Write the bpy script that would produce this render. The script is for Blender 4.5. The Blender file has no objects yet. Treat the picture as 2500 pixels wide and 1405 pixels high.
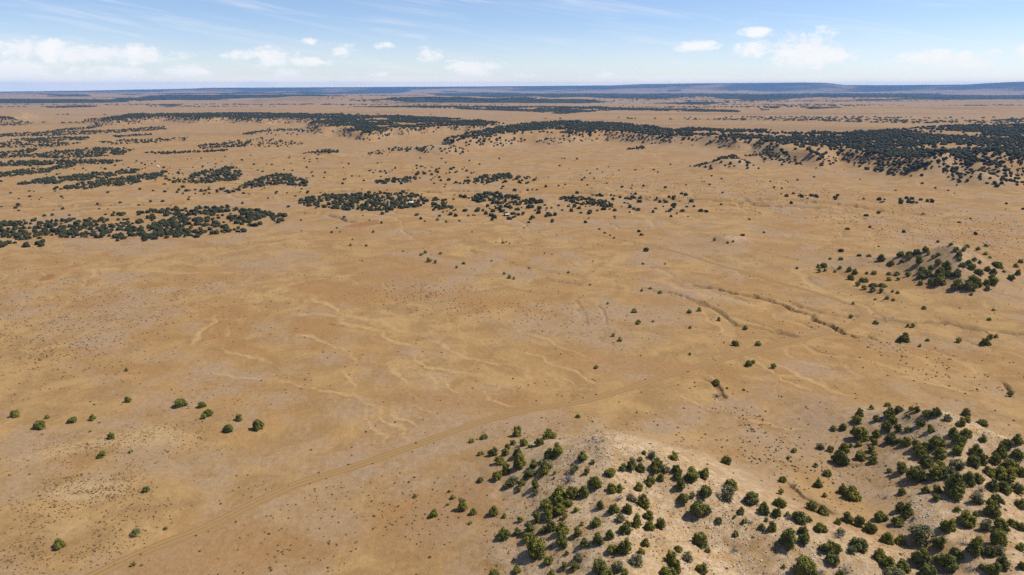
import bpy, bmesh, math, random
import numpy as np
from mathutils import Vector, Matrix

# ------------------------------------------------------------------ scene, camera, light
scn = bpy.context.scene
F_PX = 1665.0                       # focal length in pixels of the 2500 px wide photograph
CAM_H = 100.0
PITCH = math.atan((702.5 - 212.0) / F_PX)

cam_data = bpy.data.cameras.new("camera")
cam = bpy.data.objects.new("camera", cam_data)
scn.collection.objects.link(cam)
cam.location = (0, 0, CAM_H)
cam.rotation_euler = (math.pi / 2 - PITCH, 0, 0)
cam_data.sensor_fit = 'HORIZONTAL'
cam_data.angle_x = 2 * math.atan(1250 / F_PX)
cam_data.clip_start = 1.0
cam_data.clip_end = 200000.0
scn.camera = cam

SUN_EL = math.radians(53)
SUN_AZ = math.radians(78)           # measured from +Y (view direction) towards +X
scn.view_settings.view_transform = 'Standard'
scn.view_settings.look = 'None'
scn.view_settings.exposure = 0.35
scn.view_settings.gamma = 1.0
scn.view_settings.use_curve_mapping = False

sun_data = bpy.data.lights.new("sun", 'SUN')
sun_data.energy = 4.8
sun_data.angle = math.radians(0.53)
sun_data.color = (1.0, 0.95, 0.87)
sun = bpy.data.objects.new("sun", sun_data)
scn.collection.objects.link(sun)
sd = Vector((math.sin(SUN_AZ) * math.cos(SUN_EL), math.cos(SUN_AZ) * math.cos(SUN_EL), math.sin(SUN_EL)))
sun.rotation_euler = sd.to_track_quat('Z', 'Y').to_euler()
sun.location = (0, 0, 400)

scn.render.engine = 'CYCLES'
scn.cycles.use_denoising = False
scn.cycles.max_bounces = 4
scn.cycles.diffuse_bounces = 2
scn.cycles.volume_bounces = 1
scn.cycles.transparent_max_bounces = 8

world = bpy.data.worlds.new("World")
scn.world = world
world.use_nodes = True
world.cycles.sampling_method = 'MANUAL'
world.cycles.sample_map_resolution = 256


class NT:
    """small helper to write node trees as expressions"""
    def __init__(self, tree):
        self.t = tree

    def n(self, kind, ins=None, **props):
        nd = self.t.nodes.new(kind)
        for k, v in props.items():
            setattr(nd, k, v)
        if ins:
            for k, v in ins.items():
                sock = nd.inputs[k]
                if isinstance(v, bpy.types.NodeSocket):
                    self.t.links.new(v, sock)
                else:
                    sock.default_value = v
        return nd

    def m(self, op, a, b=None, c=None, clamp=False):
        nd = self.t.nodes.new('ShaderNodeMath')
        nd.operation = op
        nd.use_clamp = clamp
        for i, v in enumerate((a, b, c)):
            if v is None:
                continue
            if isinstance(v, bpy.types.NodeSocket):
                self.t.links.new(v, nd.inputs[i])
            else:
                nd.inputs[i].default_value = v
        return nd.outputs[0]

    def smooth(self, v, lo, hi, a=0.0, b=1.0):
        nd = self.n('ShaderNodeMapRange', {0: v, 1: lo, 2: hi, 3: a, 4: b}, interpolation_type='SMOOTHSTEP')
        return nd.outputs[0]

    def mix(self, fac, a, b, blend='MIX'):
        nd = self.t.nodes.new('ShaderNodeMix')
        nd.data_type = 'RGBA'
        nd.blend_type = blend
        for key, v in ((0, fac), (6, a), (7, b)):
            sock = nd.inputs[key]
            if isinstance(v, bpy.types.NodeSocket):
                self.t.links.new(v, sock)
            elif key == 0:
                sock.default_value = v
            else:
                sock.default_value = (*v, 1.0)
        return nd.outputs[2]

    def noise(self, vec, scale, detail=3.0, rough=0.5, dist=0.0):
        return self.n('ShaderNodeTexNoise', {'Vector': vec, 'Scale': scale, 'Detail': detail,
                                             'Roughness': rough, 'Distortion': dist}).outputs[0]


def build_world():
    t = world.node_tree
    t.nodes.clear()
    g = NT(t)
    gen = g.n('ShaderNodeTexCoord').outputs['Generated']
    sep = g.n('ShaderNodeSeparateXYZ', {0: gen})
    x, y, z = sep.outputs
    zc = g.m('MAXIMUM', z, 0.012)
    vec = g.n('ShaderNodeCombineXYZ', {0: x, 1: y, 2: zc}).outputs[0]
    sky = g.n('ShaderNodeTexSky', {'Vector': vec}, sky_type='NISHITA', sun_disc=False, sun_elevation=SUN_EL,
              sun_rotation=SUN_AZ, altitude=1800.0, air_density=1.0, dust_density=0.35, ozone_density=3.0)
    # the pale desert sky of the photograph is a little bluer than the clean model
    col = g.mix(1.0, sky.outputs[0], (0.92, 0.905, 0.99), 'MULTIPLY')
    az = g.m('ARCTAN2', x, y)
    el = g.m('ARCSINE', z)
    # cumulus: pixel position of each bank, half width, height above its flat base, depth below
    banks = [(85, 122, 90, 24, 9, 1.0), (250, 140, 160, 26, 10, 1.0), (370, 145, 50, 14, 7, .8),
             (30, 180, 75, 34, 8, 1.0), (285, 185, 85, 20, 8, 1.0), (440, 178, 60, 20, 9, 1.0),
             (600, 138, 45, 16, 8, .85), (665, 146, 55, 28, 10, 1.0), (750, 154, 55, 12, 6, .9),
             (757, 103, 20, 9, 5, .8), (830, 122, 55, 18, 14, .62), (935, 113, 28, 10, 8, .6), (705, 186, 38, 14, 6, .9),
             (630, 210, 40, 14, 7, .8), (1045, 135, 35, 18, 14, .6), (1160, 168, 75, 20, 8, .95), (1170, 180, 60, 10, 6, .6),
             (1480, 190, 30, 14, 6, .6), (1640, 192, 40, 10, 6, .55), (1700, 116, 55, 14, 10, .6),
             (1835, 82, 45, 12, 10, .7), (1840, 122, 50, 22, 12, .75), (1975, 135, 75, 52, 20, 1.15),
             (2035, 140, 45, 28, 14, 1.0), (1925, 128, 35, 22, 12, .8), (2270, 150, 50, 24, 9, .95), (2350, 154, 60, 20, 10, .95),
             (2430, 127, 25, 6, 5, .6), (2505, 140, 35, 30, 12, .7), (2210, 166, 25, 6, 5, .5), (1280, 186, 40, 8, 6, .5), (930, 182, 30, 6, 5, .5),
             (2090, 172, 40, 6, 5, .4)]
    cv = g.n('ShaderNodeCombineXYZ', {0: az, 1: g.m('MULTIPLY', el, 1.7), 2: 0.0}).outputs[0]
    n1 = g.noise(cv, 26.0, 7.0, 0.58, 0.6)
    n2 = g.noise(cv, 95.0, 4.0, 0.6, 0.3)
    wob = g.m('ADD', g.m('MULTIPLY', g.m('SUBTRACT', n1, 0.5), 2.1), g.m('MULTIPLY', g.m('SUBTRACT', n2, 0.5), 1.3))
    pv = g.n('ShaderNodeCombineXYZ', {0: az, 1: el, 2: 0.0}).outputs[0]
    best = None
    cp, sp = math.cos(PITCH), math.sin(PITCH)
    for (px, py, rx, up, dn, amp) in banks:
        a = (px - 1250) / F_PX
        b = (702.5 - (py - (up - dn) * 0.45)) / F_PX
        d = Vector((a, cp + b * sp, -sp + b * cp)).normalized()
        sx, sy = F_PX / (rx * 1.08), F_PX / ((up + dn) * 0.62)
        vm = g.n('ShaderNodeVectorMath', operation='MULTIPLY_ADD')
        t.links.new(pv, vm.inputs[0])
        vm.inputs[1].default_value = (sx, sy, 0)
        vm.inputs[2].default_value = (-math.atan2(d.x, d.y) * sx, -math.asin(d.z) * sy, max(0.0, 1.05 - amp) * 1.1)
        ln = g.n('ShaderNodeVectorMath', operation='LENGTH')
        t.links.new(vm.outputs[0], ln.inputs[0])
        s = ln.outputs['Value']
        best = s if best is None else g.m('MINIMUM', best, s)
    best = g.smooth(best, 1.5, 0.0)
    # small clouds of the same kind all round the horizon, outside the frame too
    ring = g.noise(g.n('ShaderNodeCombineXYZ', {0: g.m('MULTIPLY', az, 3.2), 1: g.m('MULTIPLY', el, 14.0), 2: 3.3}).outputs[0], 2.2, 3.0, 0.5)
    away = g.smooth(g.m('ABSOLUTE', az), 0.70, 0.9)
    ringm = g.m('MULTIPLY', g.m('MULTIPLY', g.smooth(ring, 0.52, 0.72), g.smooth(el, 0.22, 0.06)), away)
    best = g.m('MAXIMUM', best, ringm)
    dens = g.smooth(g.m('ADD', best, g.m('MULTIPLY', wob, g.smooth(best, 0.0, 0.3))), 0.16, 0.90)
    # faint cirrus
    ci_v = g.n('ShaderNodeVectorRotate', {'Vector': cv, 'Angle': math.radians(14)}, rotation_type='Z_AXIS').outputs[0]
    ci_v = g.n('ShaderNodeMapping', {'Vector': ci_v, 'Scale': (2.2, 20.0, 1.0)}).outputs[0]
    ci = g.noise(ci_v, 2.0, 6.0, 0.6, 0.7)
    cirrus = g.m('MULTIPLY', g.smooth(ci, 0.48, 0.82), 0.40)
    veil = g.m('ADD', g.m('MULTIPLY', g.smooth(el, 0.09, 0.0), 0.20), g.m('MULTIPLY', g.smooth(el, 0.018, 0.002), 0.62))
    vn = g.noise(cv, 7.0, 4.0, 0.55)
    veil = g.m('MULTIPLY', veil, g.smooth(vn, 0.0, 0.6))
    tot = g.m('MAXIMUM', g.m('MULTIPLY', dens, 0.84), cirrus, clamp=True)
    shade = g.smooth(n1, 0.25, 0.75)
    ccol = g.mix(shade, (7.0, 7.1, 7.3), (7.9, 7.75, 7.5))
    col = g.mix(veil, col, (9.6, 8.7, 7.6))
    col = g.mix(tot, col, ccol)
    bg = g.n('ShaderNodeBackground', {'Color': col, 'Strength': 0.106})
    out = g.n('ShaderNodeOutputWorld', {'Surface': bg.outputs[0]})


build_world()

# ------------------------------------------------------------------ numbers: noise, projection
rng = np.random.default_rng(7)
random.seed(7)


def _hash(ix, iy, seed):
    h = (ix.astype(np.int64) * 374761393 + iy.astype(np.int64) * 668265263 + seed * 1442695041) & 0xFFFFFFFF
    h = ((h ^ (h >> 13)) * 1274126177) & 0xFFFFFFFF
    h = (h ^ (h >> 16)) & 0xFFFFFFFF
    return h


def pn(x, y, seed=0):
    """2D gradient noise, about -1..1"""
    xi = np.floor(x); yi = np.floor(y)
    fx = x - xi; fy = y - yi
    u = fx * fx * fx * (fx * (fx * 6 - 15) + 10)
    v = fy * fy * fy * (fy * (fy * 6 - 15) + 10)

    def gr(ox, oy):
        a = _hash(xi + ox, yi + oy, seed) * (2 * math.pi / 4294967296.0)
        return np.cos(a) * (fx - ox) + np.sin(a) * (fy - oy)
    a = gr(0, 0); b = gr(1, 0); c = gr(0, 1); d = gr(1, 1)
    return 1.45 * ((a * (1 - u) + b * u) * (1 - v) + (c * (1 - u) + d * u) * v)


def fbm(x, y, scale, octs=4, seed=0, gain=0.5):
    s = np.zeros_like(x, dtype=float); amp = 1.0; tot = 0.0; f = 1.0 / scale
    for i in range(octs):
        s += amp * pn(x * f + 17.3 * i, y * f - 9.1 * i, seed + i)
        tot += amp; amp *= gain; f *= 2.03
    return s / tot


def sstep(a, b, v):
    t = np.clip((v - a) / (b - a), 0, 1)
    return t * t * (3 - 2 * t)


CP, SP = math.cos(PITCH), math.sin(PITCH)


def ray(px, py):
    a = (np.asarray(px, float) - 1250) / F_PX
    b = (702.5 - np.asarray(py, float)) / F_PX
    return a, CP + b * SP, -SP + b * CP


def PZ(px, py, z=0.0):
    """ground point on the level z seen at a spot of the photograph"""
    a, f, v = ray(px, py)
    t = (CAM_H - z) / -v
    return a * t, f * t


def proj(x, y, z):
    """pixel of a point"""
    dz = z - CAM_H
    f = y * CP - dz * SP
    u = y * SP + dz * CP
    return 1250 + F_PX * x / f, 702.5 - F_PX * u / f


def PL(pts, z=0.0):
    return [tuple(float(c) for c in PZ(p[0], p[1], z)) for p in pts]


def seg_dist(x, y, pts):
    """distance to a polyline and the parameter (vertex units) of the nearest spot"""
    best = np.full(x.shape, 1e18); par = np.zeros(x.shape)
    for i in range(len(pts) - 1):
        ax, ay = pts[i][:2]; bx, by = pts[i + 1][:2]
        dx, dy = bx - ax, by - ay
        L = dx * dx + dy * dy + 1e-9
        t = np.clip(((x - ax) * dx + (y - ay) * dy) / L, 0, 1)
        d2 = (x - ax - t * dx) ** 2 + (y - ay - t * dy) ** 2
        m = d2 < best
        best = np.where(m, d2, best); par = np.where(m, i + t, par)
    return np.sqrt(best), par


def poly_sd(x, y, pts):
    """signed distance to a polygon, positive inside"""
    d, _ = seg_dist(x, y, list(pts) + [pts[0]])
    ins = np.zeros(x.shape, bool)
    n = len(pts)
    for i in range(n):
        ax, ay = pts[i]; bx, by = pts[(i + 1) % n]
        if ay == by:
            continue
        c = ((ay > y) != (by > y)) & (x < (bx - ax) * (y - ay) / (by - ay) + ax)
        ins ^= c
    return np.where(ins, d, -d)


# ------------------------------------------------------------------ terrain description
# ridge spines of the hills: (pixel x, pixel y, height), half width
HILLS = [
    ([(1490, 1082, 13.5), (1640, 1135, 12), (1830, 1225, 9.5), (2080, 1350, 7.5)], 23),
    ([(1470, 1090, 13), (1480, 1210, 12), (1560, 1420, 13)], 25),
    ([(1290, 1130, 4.0), (1250, 1060, 2.0)], 14),
    ([(2110, 1002, 5), (2300, 1020, 10), (2420, 1062, 11), (2600, 1100, 11)], 17),
    ([(2330, 1030, 10), (2360, 1140, 9.5), (2430, 1260, 9), (2500, 1420, 9)], 19),
    ([(2280, 1232, 6), (2330, 1330, 7)], 11),
    ([(2175, 628, 7), (2260, 611, 13), (2340, 602, 18), (2430, 640, 9)], 22),
    ([(2335, 606, 16), (2340, 650, 11)], 22),
    ([(2040, 650, 3), (2100, 660, 3)], 9),
    ([(2150, 706, 2.2), (2190, 712, 2.2)], 9),
    ([(1780, 577, 3.2), (1800, 579, 2.6)], 11),
    ([(1765, 386, 14), (1800, 384, 15)], 24),
    ([(1700, 408, 4), (1740, 410, 4)], 18),
    ([(660, 318, 10), (720, 317, 11)], 60),
    ([(1070, 352, 15), (1085, 352, 15)], 34),
    ([(760, 372, 4), (820, 372, 4)], 16),
    ([(1000, 366, 5), (1060, 366, 6)], 30),
    ([(1345, 338, 12), (1355, 338, 12)], 32),
    ([(2290, 405, 13), (2295, 404, 13)], 30), ([(2395, 418, 14), (2400, 420, 14)], 30),
    ([(2425, 400, 12), (2430, 400, 12)], 34),
]
HILLS = [([(*[float(c) for c in PZ(px, py, h)], h) for (px, py, h) in s], w) for s, w in HILLS]

# mesas: rim polygon in pixels at the height of the top, height, run of the slope
MESAS = [
    ([(1960, 372), (2040, 356), (2120, 372), (2180, 384), (2250, 396), (2330, 392), (2400, 402), (2470, 396), (2560, 398), (2800, 390),
      (2800, 300), (2500, 305), (2300, 308), (2180, 318), (2060, 323), (1900, 321), (1800, 318), (1740, 316), (1690, 312), (1640, 318),
      (1560, 305), (1480, 299), (1400, 296), (1300, 300), (1220, 309), (1160, 322), (1110, 340), (1180, 336), (1250, 328),
      (1330, 326), (1400, 326), (1470, 320), (1560, 326), (1640, 331), (1740, 334), (1800, 340), (1860, 338), (1900, 348)], 17.0, 58),
    ([(770, 297), (860, 288), (1000, 284), (1100, 288), (1180, 296), (1230, 301), (1160, 307), (1080, 307), (990, 312), (930, 312),
      (900, 324), (860, 320), (840, 308), (800, 314)], 15.0, 62),
    ([(225, 289), (300, 283), (330, 276), (400, 270.5), (520, 272), (640, 275), (800, 279), (1000, 283), (900, 288), (780, 291),
      (700, 287), (640, 290), (560, 284), (500, 288), (420, 284), (340, 285), (290, 292)], 15.0, 75),
    ([(-300, 276), (0, 270), (60, 270.5), (50, 279), (10, 288), (-300, 295)], 14.0, 70),
]
MESAS = [(PL(p, h), h, w) for p, h, w in MESAS]

# eroded channels: pixel line, depth, half width
GULLIES = [
    ([(1690, 694), (1720, 700), (1750, 705), (1790, 715), (1850, 722), (1890, 735), (1930, 748), (1960, 762), (1990, 769)], 1.9, 2.3),
    ([(1990, 769), (1984, 777), (2008, 783), (2022, 790), (2028, 797), (2050, 812), (2090, 822)], 2.4, 2.2),
    ([(1540, 700), (1590, 705), (1640, 715), (1700, 735), (1760, 760), (1790, 783), (1800, 792), (1850, 798), (1900, 808), (1960, 820)], 1.0, 2.2),
    ([(1920, 735), (1990, 755), (2040, 768), (2110, 772)], 1.0, 2.2),
    ([(1540, 480), (1620, 490), (1700, 487), (1800, 492), (1880, 485), (1960, 490), (2060, 500), (2150, 515), (2260, 525)], 3.4, 6.0),
    ([(1780, 490), (1850, 500), (1900, 503), (2010, 508)], 2.4, 5.0),
    ([(2110, 812), (2150, 832)], 1.3, 1.6),
    ([(2105, 772), (2200, 780), (2330, 790), (2440, 808), (2520, 818)], 1.3, 2.8),
    ([(690, 472), (780, 470), (880, 468), (960, 462), (1060, 470), (1100, 465), (1300, 470), (1420, 472), (1540, 480)], 2.6, 5.5),
    ([(1405, 725), (1412, 750), (1420, 780), (1426, 796)], 0.4, 2.0),
    ([(1460, 735), (1470, 760), (1475, 790)], 0.4, 2.0),
    ([(0, 500), (80, 504), (250, 500), (400, 500), (470, 492)], 2.2, 5.0),
    ([(700, 520), (740, 520), (800, 525), (870, 545)], 1.8, 4.0),
    ([(2440, 928), (2465, 940), (2490, 958)], 1.2, 1.4),
    ([(1710, 925), (1735, 942), (1752, 958), (1768, 972)], 0.9, 1.8),
    ([(1900, 1190), (1950, 1225), (2000, 1258), (2040, 1290)], 0.7, 1.2),
    ([(2060, 1138), (2090, 1150)], 0.8, 1.0),
    ([(1260, 690), (1330, 680), (1450, 700), (1540, 705), (1640, 715)], 0.6, 2.4),
    ([(1080, 590), (1160, 615), (1260, 645), (1340, 665), (1400, 675)], 0.4, 2.2),
]
GULLIES = [(PL(p), d, w) for p, d, w in GULLIES]

# pale sandy washes: pixel line, half width
WASHES = [
    ([(772, 723), (774, 740), (803, 750), (832, 759), (846, 769), (868, 776), (899, 780), (933, 786), (952, 798), (976, 808), (1000, 811)], 1.7),
    ([(712, 766), (748, 769), (796, 769), (827, 774), (839, 786), (856, 795), (899, 800), (935, 811), (945, 824), (964, 838), (988, 846), (1000, 852)], 1.5),
    ([(1000, 852), (1017, 876), (1034, 893), (1072, 900), (1108, 908), (1168, 915), (1204, 939), (1240, 963)], 1.7),
    ([(1034, 893), (1050, 915), (1062, 930), (1060, 950)], 1.3),
    ([(707, 819), (748, 822), (796, 832), (820, 848), (851, 862), (868, 879), (870, 896)], 1.1),
    ([(700, 932), (784, 956), (868, 968), (882, 975), (904, 987), (928, 992), (940, 1006), (947, 1023), (964, 1042), (988, 1066), (1036, 1083)], 1.1),
    ([(906, 992), (904, 1006), (902, 1028), (911, 1042), (921, 1056), (938, 1068), (940, 1090)], 1.0),
    ([(952, 879), (966, 903), (983, 920), (995, 932), (985, 950)], 1.1),
    ([(1094, 922), (1101, 941), (1118, 953), (1140, 965)], 0.9),
    ([(537, 843), (566, 858), (616, 872), (664, 886)], 1.2),
    ([(531, 764), (520, 790), (500, 800), (480, 830), (465, 850)], 1.3),
    ([(560, 800), (562, 815), (545, 832)], 0.8),
    ([(460, 910), (560, 920), (660, 925), (740, 940)], 1.2),
    ([(1000, 811), (1060, 830), (1110, 860), (1160, 880), (1230, 890), (1290, 910)], 0.9),
    ([(1310, 860), (1340, 885), (1400, 905), (1440, 930), (1480, 945)], 0.9),
    ([(1700, 905), (1760, 930), (1800, 950)], 0.8), ([(1800, 858), (1850, 890), (1900, 915), (1960, 930)], 1.3),
    ([(2200, 905), (2300, 930), (2340, 960)], 0.8), ([(1690, 740), (1720, 770), (1760, 800), (1790, 830)], 0.8),
    ([(960, 1000), (975, 1020), (1010, 1035), (1035, 1050)], 0.7), ([(1160, 940), (1200, 975), (1245, 1000), (1275, 1000)], 0.8),
    ([(1280, 850), (1300, 870), (1350, 880)], 0.9), ([(330, 1270), (380, 1290), (440, 1305)], 0.9),
    ([(640, 730), (700, 700), (760, 685), (820, 675)], 1.0), ([(150, 660), (300, 660), (480, 668), (640, 665)], 1.0),
    ([(840, 900), (850, 930), (865, 968)], 0.8), ([(1100, 700), (1180, 705), (1260, 690)], 1.0),
]
WASHES += [([(1830, 872), (1880, 905), (1930, 935), (1985, 960)], 1.1), ([(1850, 868), (1920, 900), (1990, 935), (2060, 965), (2120, 985)], 1.0), ([(2130, 900), (2220, 920), (2330, 950), (2420, 985)], 1.0), ([(1760, 990), (1800, 1020), (1850, 1035), (1920, 1050), (2010, 1062)], .8), ([(1640, 960), (1700, 985), (1760, 1010)], .7), ([(1350, 900), (1380, 930), (1420, 955)], .7), ([(1240, 800), (1300, 815), (1380, 850), (1450, 880)], .9), ([(1020, 980), (1050, 1010), (1100, 1030)], .7)]
WASHES = [(PL(p), w) for p, w in WASHES]

TRACK_MAIN = PL([(150, 1440), (240, 1401), (360, 1345), (500, 1290), (600, 1240), (720, 1185), (850, 1145), (960, 1110), (1060, 1075), (1160, 1040),
                 (1280, 1010), (1420, 985), (1520, 955), (1620, 920), (1720, 890), (1820, 862), (1900, 840), (1980, 820), (2040, 805),
                 (2075, 796), (2092, 784), (2104, 774)])
TRACK_UP = PL([(2104, 774), (2111, 765), (2102, 752), (2080, 742), (1990, 712), (1900, 688), (1810, 660), (1770, 650), (1690, 625), (1600, 600),
               (1500, 580), (1450, 570)])
TRACK_FAINT = [PL([(2112, 767), (2250, 747), (2400, 738), (2540, 740)]), PL([(1450, 570), (1520, 532), (1590, 512)]),
               PL([(1130, 580), (1180, 585), (1120, 560)]), PL([(1240, 580), (1450, 572), (1640, 560)]),
               PL([(130, 975), (180, 1000), (400, 1030), (560, 1075), (700, 1110), (790, 1140), (790, 1165)])]


def catmull(pts, step):
    P = [Vector((p[0], p[1])) for p in pts]
    P = [P[0] * 2 - P[1]] + P + [P[-1] * 2 - P[-2]]
    out = []
    for i in range(1, len(P) - 2):
        n = max(2, int((P[i + 1] - P[i]).length / step))
        for k in range(n):
            t = k / n
            a, b, c, d = P[i - 1], P[i], P[i + 1], P[i + 2]
            out.append(0.5 * ((2 * b) + (c - a) * t + (2 * a - 5 * b + 4 * c - d) * t * t + (3 * b - a - 3 * c + d) * t ** 3))
    out.append(P[-2])
    return [(p.x, p.y) for p in out]


TRACK_MAIN = catmull(TRACK_MAIN, 6.0)
TRACK_UP = catmull(TRACK_UP, 8.0)

RIDGE_X = [-900, -300, 0, 200, 470, 505, 900, 1250, 1490, 1560, 1700, 1960, 2010, 2060, 2150, 2350, 2400, 2450, 2500, 2900, 3400]
RIDGE_Y = [224, 223, 222.3, 220.8, 216.6, 214.8, 213.2, 211.0, 209.2, 206.6, 205.0, 203.6, 204.2, 208.6, 209.2, 208.2, 206, 204, 203, 202, 205]


DRAIN = ((120, 401, 0.022, 0.9), (60, 411, 0.028, 0.5))   # spacing, seed, width, depth


def terrain(x, y, want_masks=False):
    x = np.asarray(x, float); y = np.asarray(y, float)
    d = np.hypot(x, y)
    far = sstep(1500, 6000, d)
    micro_keep = np.ones_like(d)
    # track corridor is smoothed
    tr = np.full(d.shape, 1e9)
    nearm = (d < 520) & (y > 0)
    if nearm.any():
        a, _ = seg_dist(x[nearm], y[nearm], TRACK_MAIN)
        b, _ = seg_dist(x[nearm], y[nearm], TRACK_UP)
        tr[nearm] = np.minimum(a, b)
    micro_keep = sstep(1.6, 5.0, tr)
    z = fbm(x, y, 340, 3, 11) * 1.6 * sstep(120, 500, d)
    z += fbm(x, y, 60, 3, 21) * (0.35 + 0.5 * sstep(200, 700, d)) * (0.35 + 0.65 * micro_keep)
    nearw = 1 - sstep(500, 900, d)
    mic = np.zeros_like(d)
    k = d < 900
    if k.any():
        mic[k] = fbm(x[k], y[k], 9, 3, 31) * 0.13 + fbm(x[k], y[k], 2.2, 2, 41) * 0.05
    z += mic * nearw * micro_keep
    # broad far relief: low wooded benches
    k = d > 1500
    if k.any():
        wx = x[k] + fbm(x[k], y[k], 900, 2, 51) * 300
        wy = y[k] + fbm(x[k], y[k], 900, 2, 61) * 300
        n = fbm(wx * 0.55, wy * 1.3, 1700, 4, 71)
        bench = sstep(-0.05, 0.12, n) * 16 + sstep(0.22, 0.34, n) * 14
        z[k] += far[k] * (bench - 8) + far[k] * fbm(x[k], y[k], 420, 3, 81) * 3
    # hills
    hill = np.zeros_like(d)
    wx = x + fbm(x, y, 34, 2, 91) * 6.0
    wy = y + fbm(x, y, 34, 2, 92) * 6.0
    for s, w in HILLS:
        cx = sum(p[0] for p in s) / len(s); cy = sum(p[1] for p in s) / len(s)
        R = max(math.hypot(p[0] - cx, p[1] - cy) for p in s) + w * 3.2
        k = (np.abs(x - cx) < R) & (np.abs(y - cy) < R)
        if not k.any():
            continue
        dd, par = seg_dist(wx[k], wy[k], s)
        hs = np.interp(par, np.arange(len(s)), [p[2] for p in s])
        r = dd / w
        # steep upper slope, long apron
        prof = 0.50 * np.exp(-(r ** 2) * 1.3) + 0.50 * np.exp(-np.sqrt(r * r + 0.01) * 1.25)
        prof *= 1 - sstep(2.2, 3.2, r)
        cur = hill[k]
        v = hs * prof
        hill[k] = np.maximum(cur, v) + 0.25 * np.minimum(cur, v) * np.exp(-np.abs(cur - v) / 4)
    # rills running down the hills
    hk = hill > 0.3
    if hk.any():
        rill = np.abs(fbm(x[hk], y[hk], 16, 2, 101))
        hill[hk] -= (0.5 - np.minimum(rill * 1.6, 0.5)) * 0.75 * sstep(0.8, 5, hill[hk])
    z += hill
    # mesas
    mesa = np.zeros_like(d); slope = np.zeros_like(d)
    k = (d > 480) & (d < 4200) & (y > 0)
    if k.any():
        xs, ys = x[k], y[k]
        sx = xs + fbm(xs, ys, 95, 3, 111) * 30 + fbm(xs, ys, 34, 2, 113) * 9
        sy = ys + fbm(xs, ys, 95, 3, 112) * 38 + fbm(xs, ys, 34, 2, 114) * 9
        mm = np.zeros_like(xs); sl = np.zeros_like(xs)
        for p, h, w in MESAS:
            q = poly_sd(sx, sy, p)
            t = np.clip((q + w) / w, 0, 1)
            prof = 0.55 * t ** 1.6 + 0.45 * sstep(0.55, 1.0, t)
            mm = np.maximum(mm, h * prof)
            sl = np.maximum(sl, sstep(0.02, 0.3, t) * (1 - sstep(0.9, 1.0, t)) * 1.0)
        mesa[k] = mm; slope[k] = sl
        mesa[k] += fbm(xs, ys, 120, 3, 121) * 2.2 * sstep(4, 14, mm)
    z += mesa
    # gullies
    gul = np.zeros_like(d)
    gx = x + fbm(x, y, 15, 3, 131) * 4.6
    gy = y + fbm(x, y, 15, 3, 132) * 4.6
    for p, dep, w in GULLIES:
        x0 = min(q[0] for q in p) - 12; x1 = max(q[0] for q in p) + 12
        y0 = min(q[1] for q in p) - 12; y1 = max(q[1] for q in p) + 12
        k = (x > x0) & (x < x1) & (y > y0) & (y < y1)
        if not k.any():
            continue
        dd, par = seg_dist(gx[k], gy[k], p)
        n = len(p) - 1
        ends = sstep(0, 0.7, par) * (1 - sstep(n - 0.25, n, par)) * 0.8 + 0.2
        ww = w * (0.75 + 0.5 * fbm(x[k], y[k], 14, 2, 141))
        cut = (1 - sstep(0.45, 1.0, dd / ww)) * ends * dep
        gul[k] = np.maximum(gul[k], cut)
    z -= gul
    # washes
    sand = np.zeros_like(d)
    vx = x + fbm(x, y, 12, 3, 151) * 4.0
    vy = y + fbm(x, y, 12, 3, 152) * 4.0
    for p, w in WASHES:
        x0 = min(q[0] for q in p) - 10; x1 = max(q[0] for q in p) + 10
        y0 = min(q[1] for q in p) - 10; y1 = max(q[1] for q in p) + 10
        k = (x > x0) & (x < x1) & (y > y0) & (y < y1)
        if not k.any():
            continue
        dd, par = seg_dist(vx[k], vy[k], p)
        n = len(p) - 1
        ends = sstep(0, 1.0, par) * (1 - sstep(n - 1.0, n, par)) * 0.8 + 0.2
        ww = w * (0.8 + 0.9 * fbm(x[k], y[k], 10, 2, 155))
        sand[k] = np.maximum(sand[k], (1 - sstep(0.15, 1.7, dd / np.maximum(ww, 0.35))) * ends * np.clip(0.80 + 0.6 * fbm(x[k], y[k], 18, 2, 157), 0.3, 1))
    z -= sand * 0.09 * micro_keep
    rills = np.zeros_like(d)
    k = (d < 1100) & (y > 0)
    if k.any():
        xs, ys = x[k], y[k]
        for sc_, sd_, wd, am in DRAIN:
            qx = xs + fbm(xs, ys, sc_ * 0.45, 3, sd_ + 1) * sc_ * 0.22; qy = ys + fbm(xs, ys, sc_ * 0.45, 3, sd_ + 2) * sc_ * 0.22
            rv = np.abs(fbm(qx * 1.15 + qy * 0.5, qy * 0.75 - qx * 0.35, sc_, 2, sd_))
            reg = sstep(-0.1, 0.3, fbm(xs, ys, sc_ * 3.2, 2, sd_ + 3))
            rills[k] = np.maximum(rills[k], (1 - sstep(wd * 0.25, wd, rv)) * am * reg)
        rills[k] *= (1 - sstep(2.0, 5.0, hill[k])) * micro_keep[k] * sstep(170, 300, d[k])
    z -= rills * 0.5
    z -= d * d / (2 * 6.371e6)
    # far skyline mesas, 15 to 20 km away
    k = (d > 12500) & (y > 0)
    if k.any():
        px = 1250 + F_PX * x[k] / (y[k] * CP + CAM_H * SP)
        ry = np.interp(px, RIDGE_X, RIDGE_Y) + 0.25 * pn(px / 60.0, px * 0, 5)
        top = CAM_H - (ry - 212.0) * 17500 / F_PX
        f2 = sstep(15200, 17200, d[k] + 700 * fbm(x[k], y[k], 2500, 3, 161))
        z[k] = z[k] * (1 - f2) + np.maximum(top, z[k]) * f2
    if not want_masks:
        return z
    return z, dict(d=d, hill=hill, mesa=mesa, slope=slope, gul=gul, sand=sand, tr=tr, rills=rills)


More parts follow.
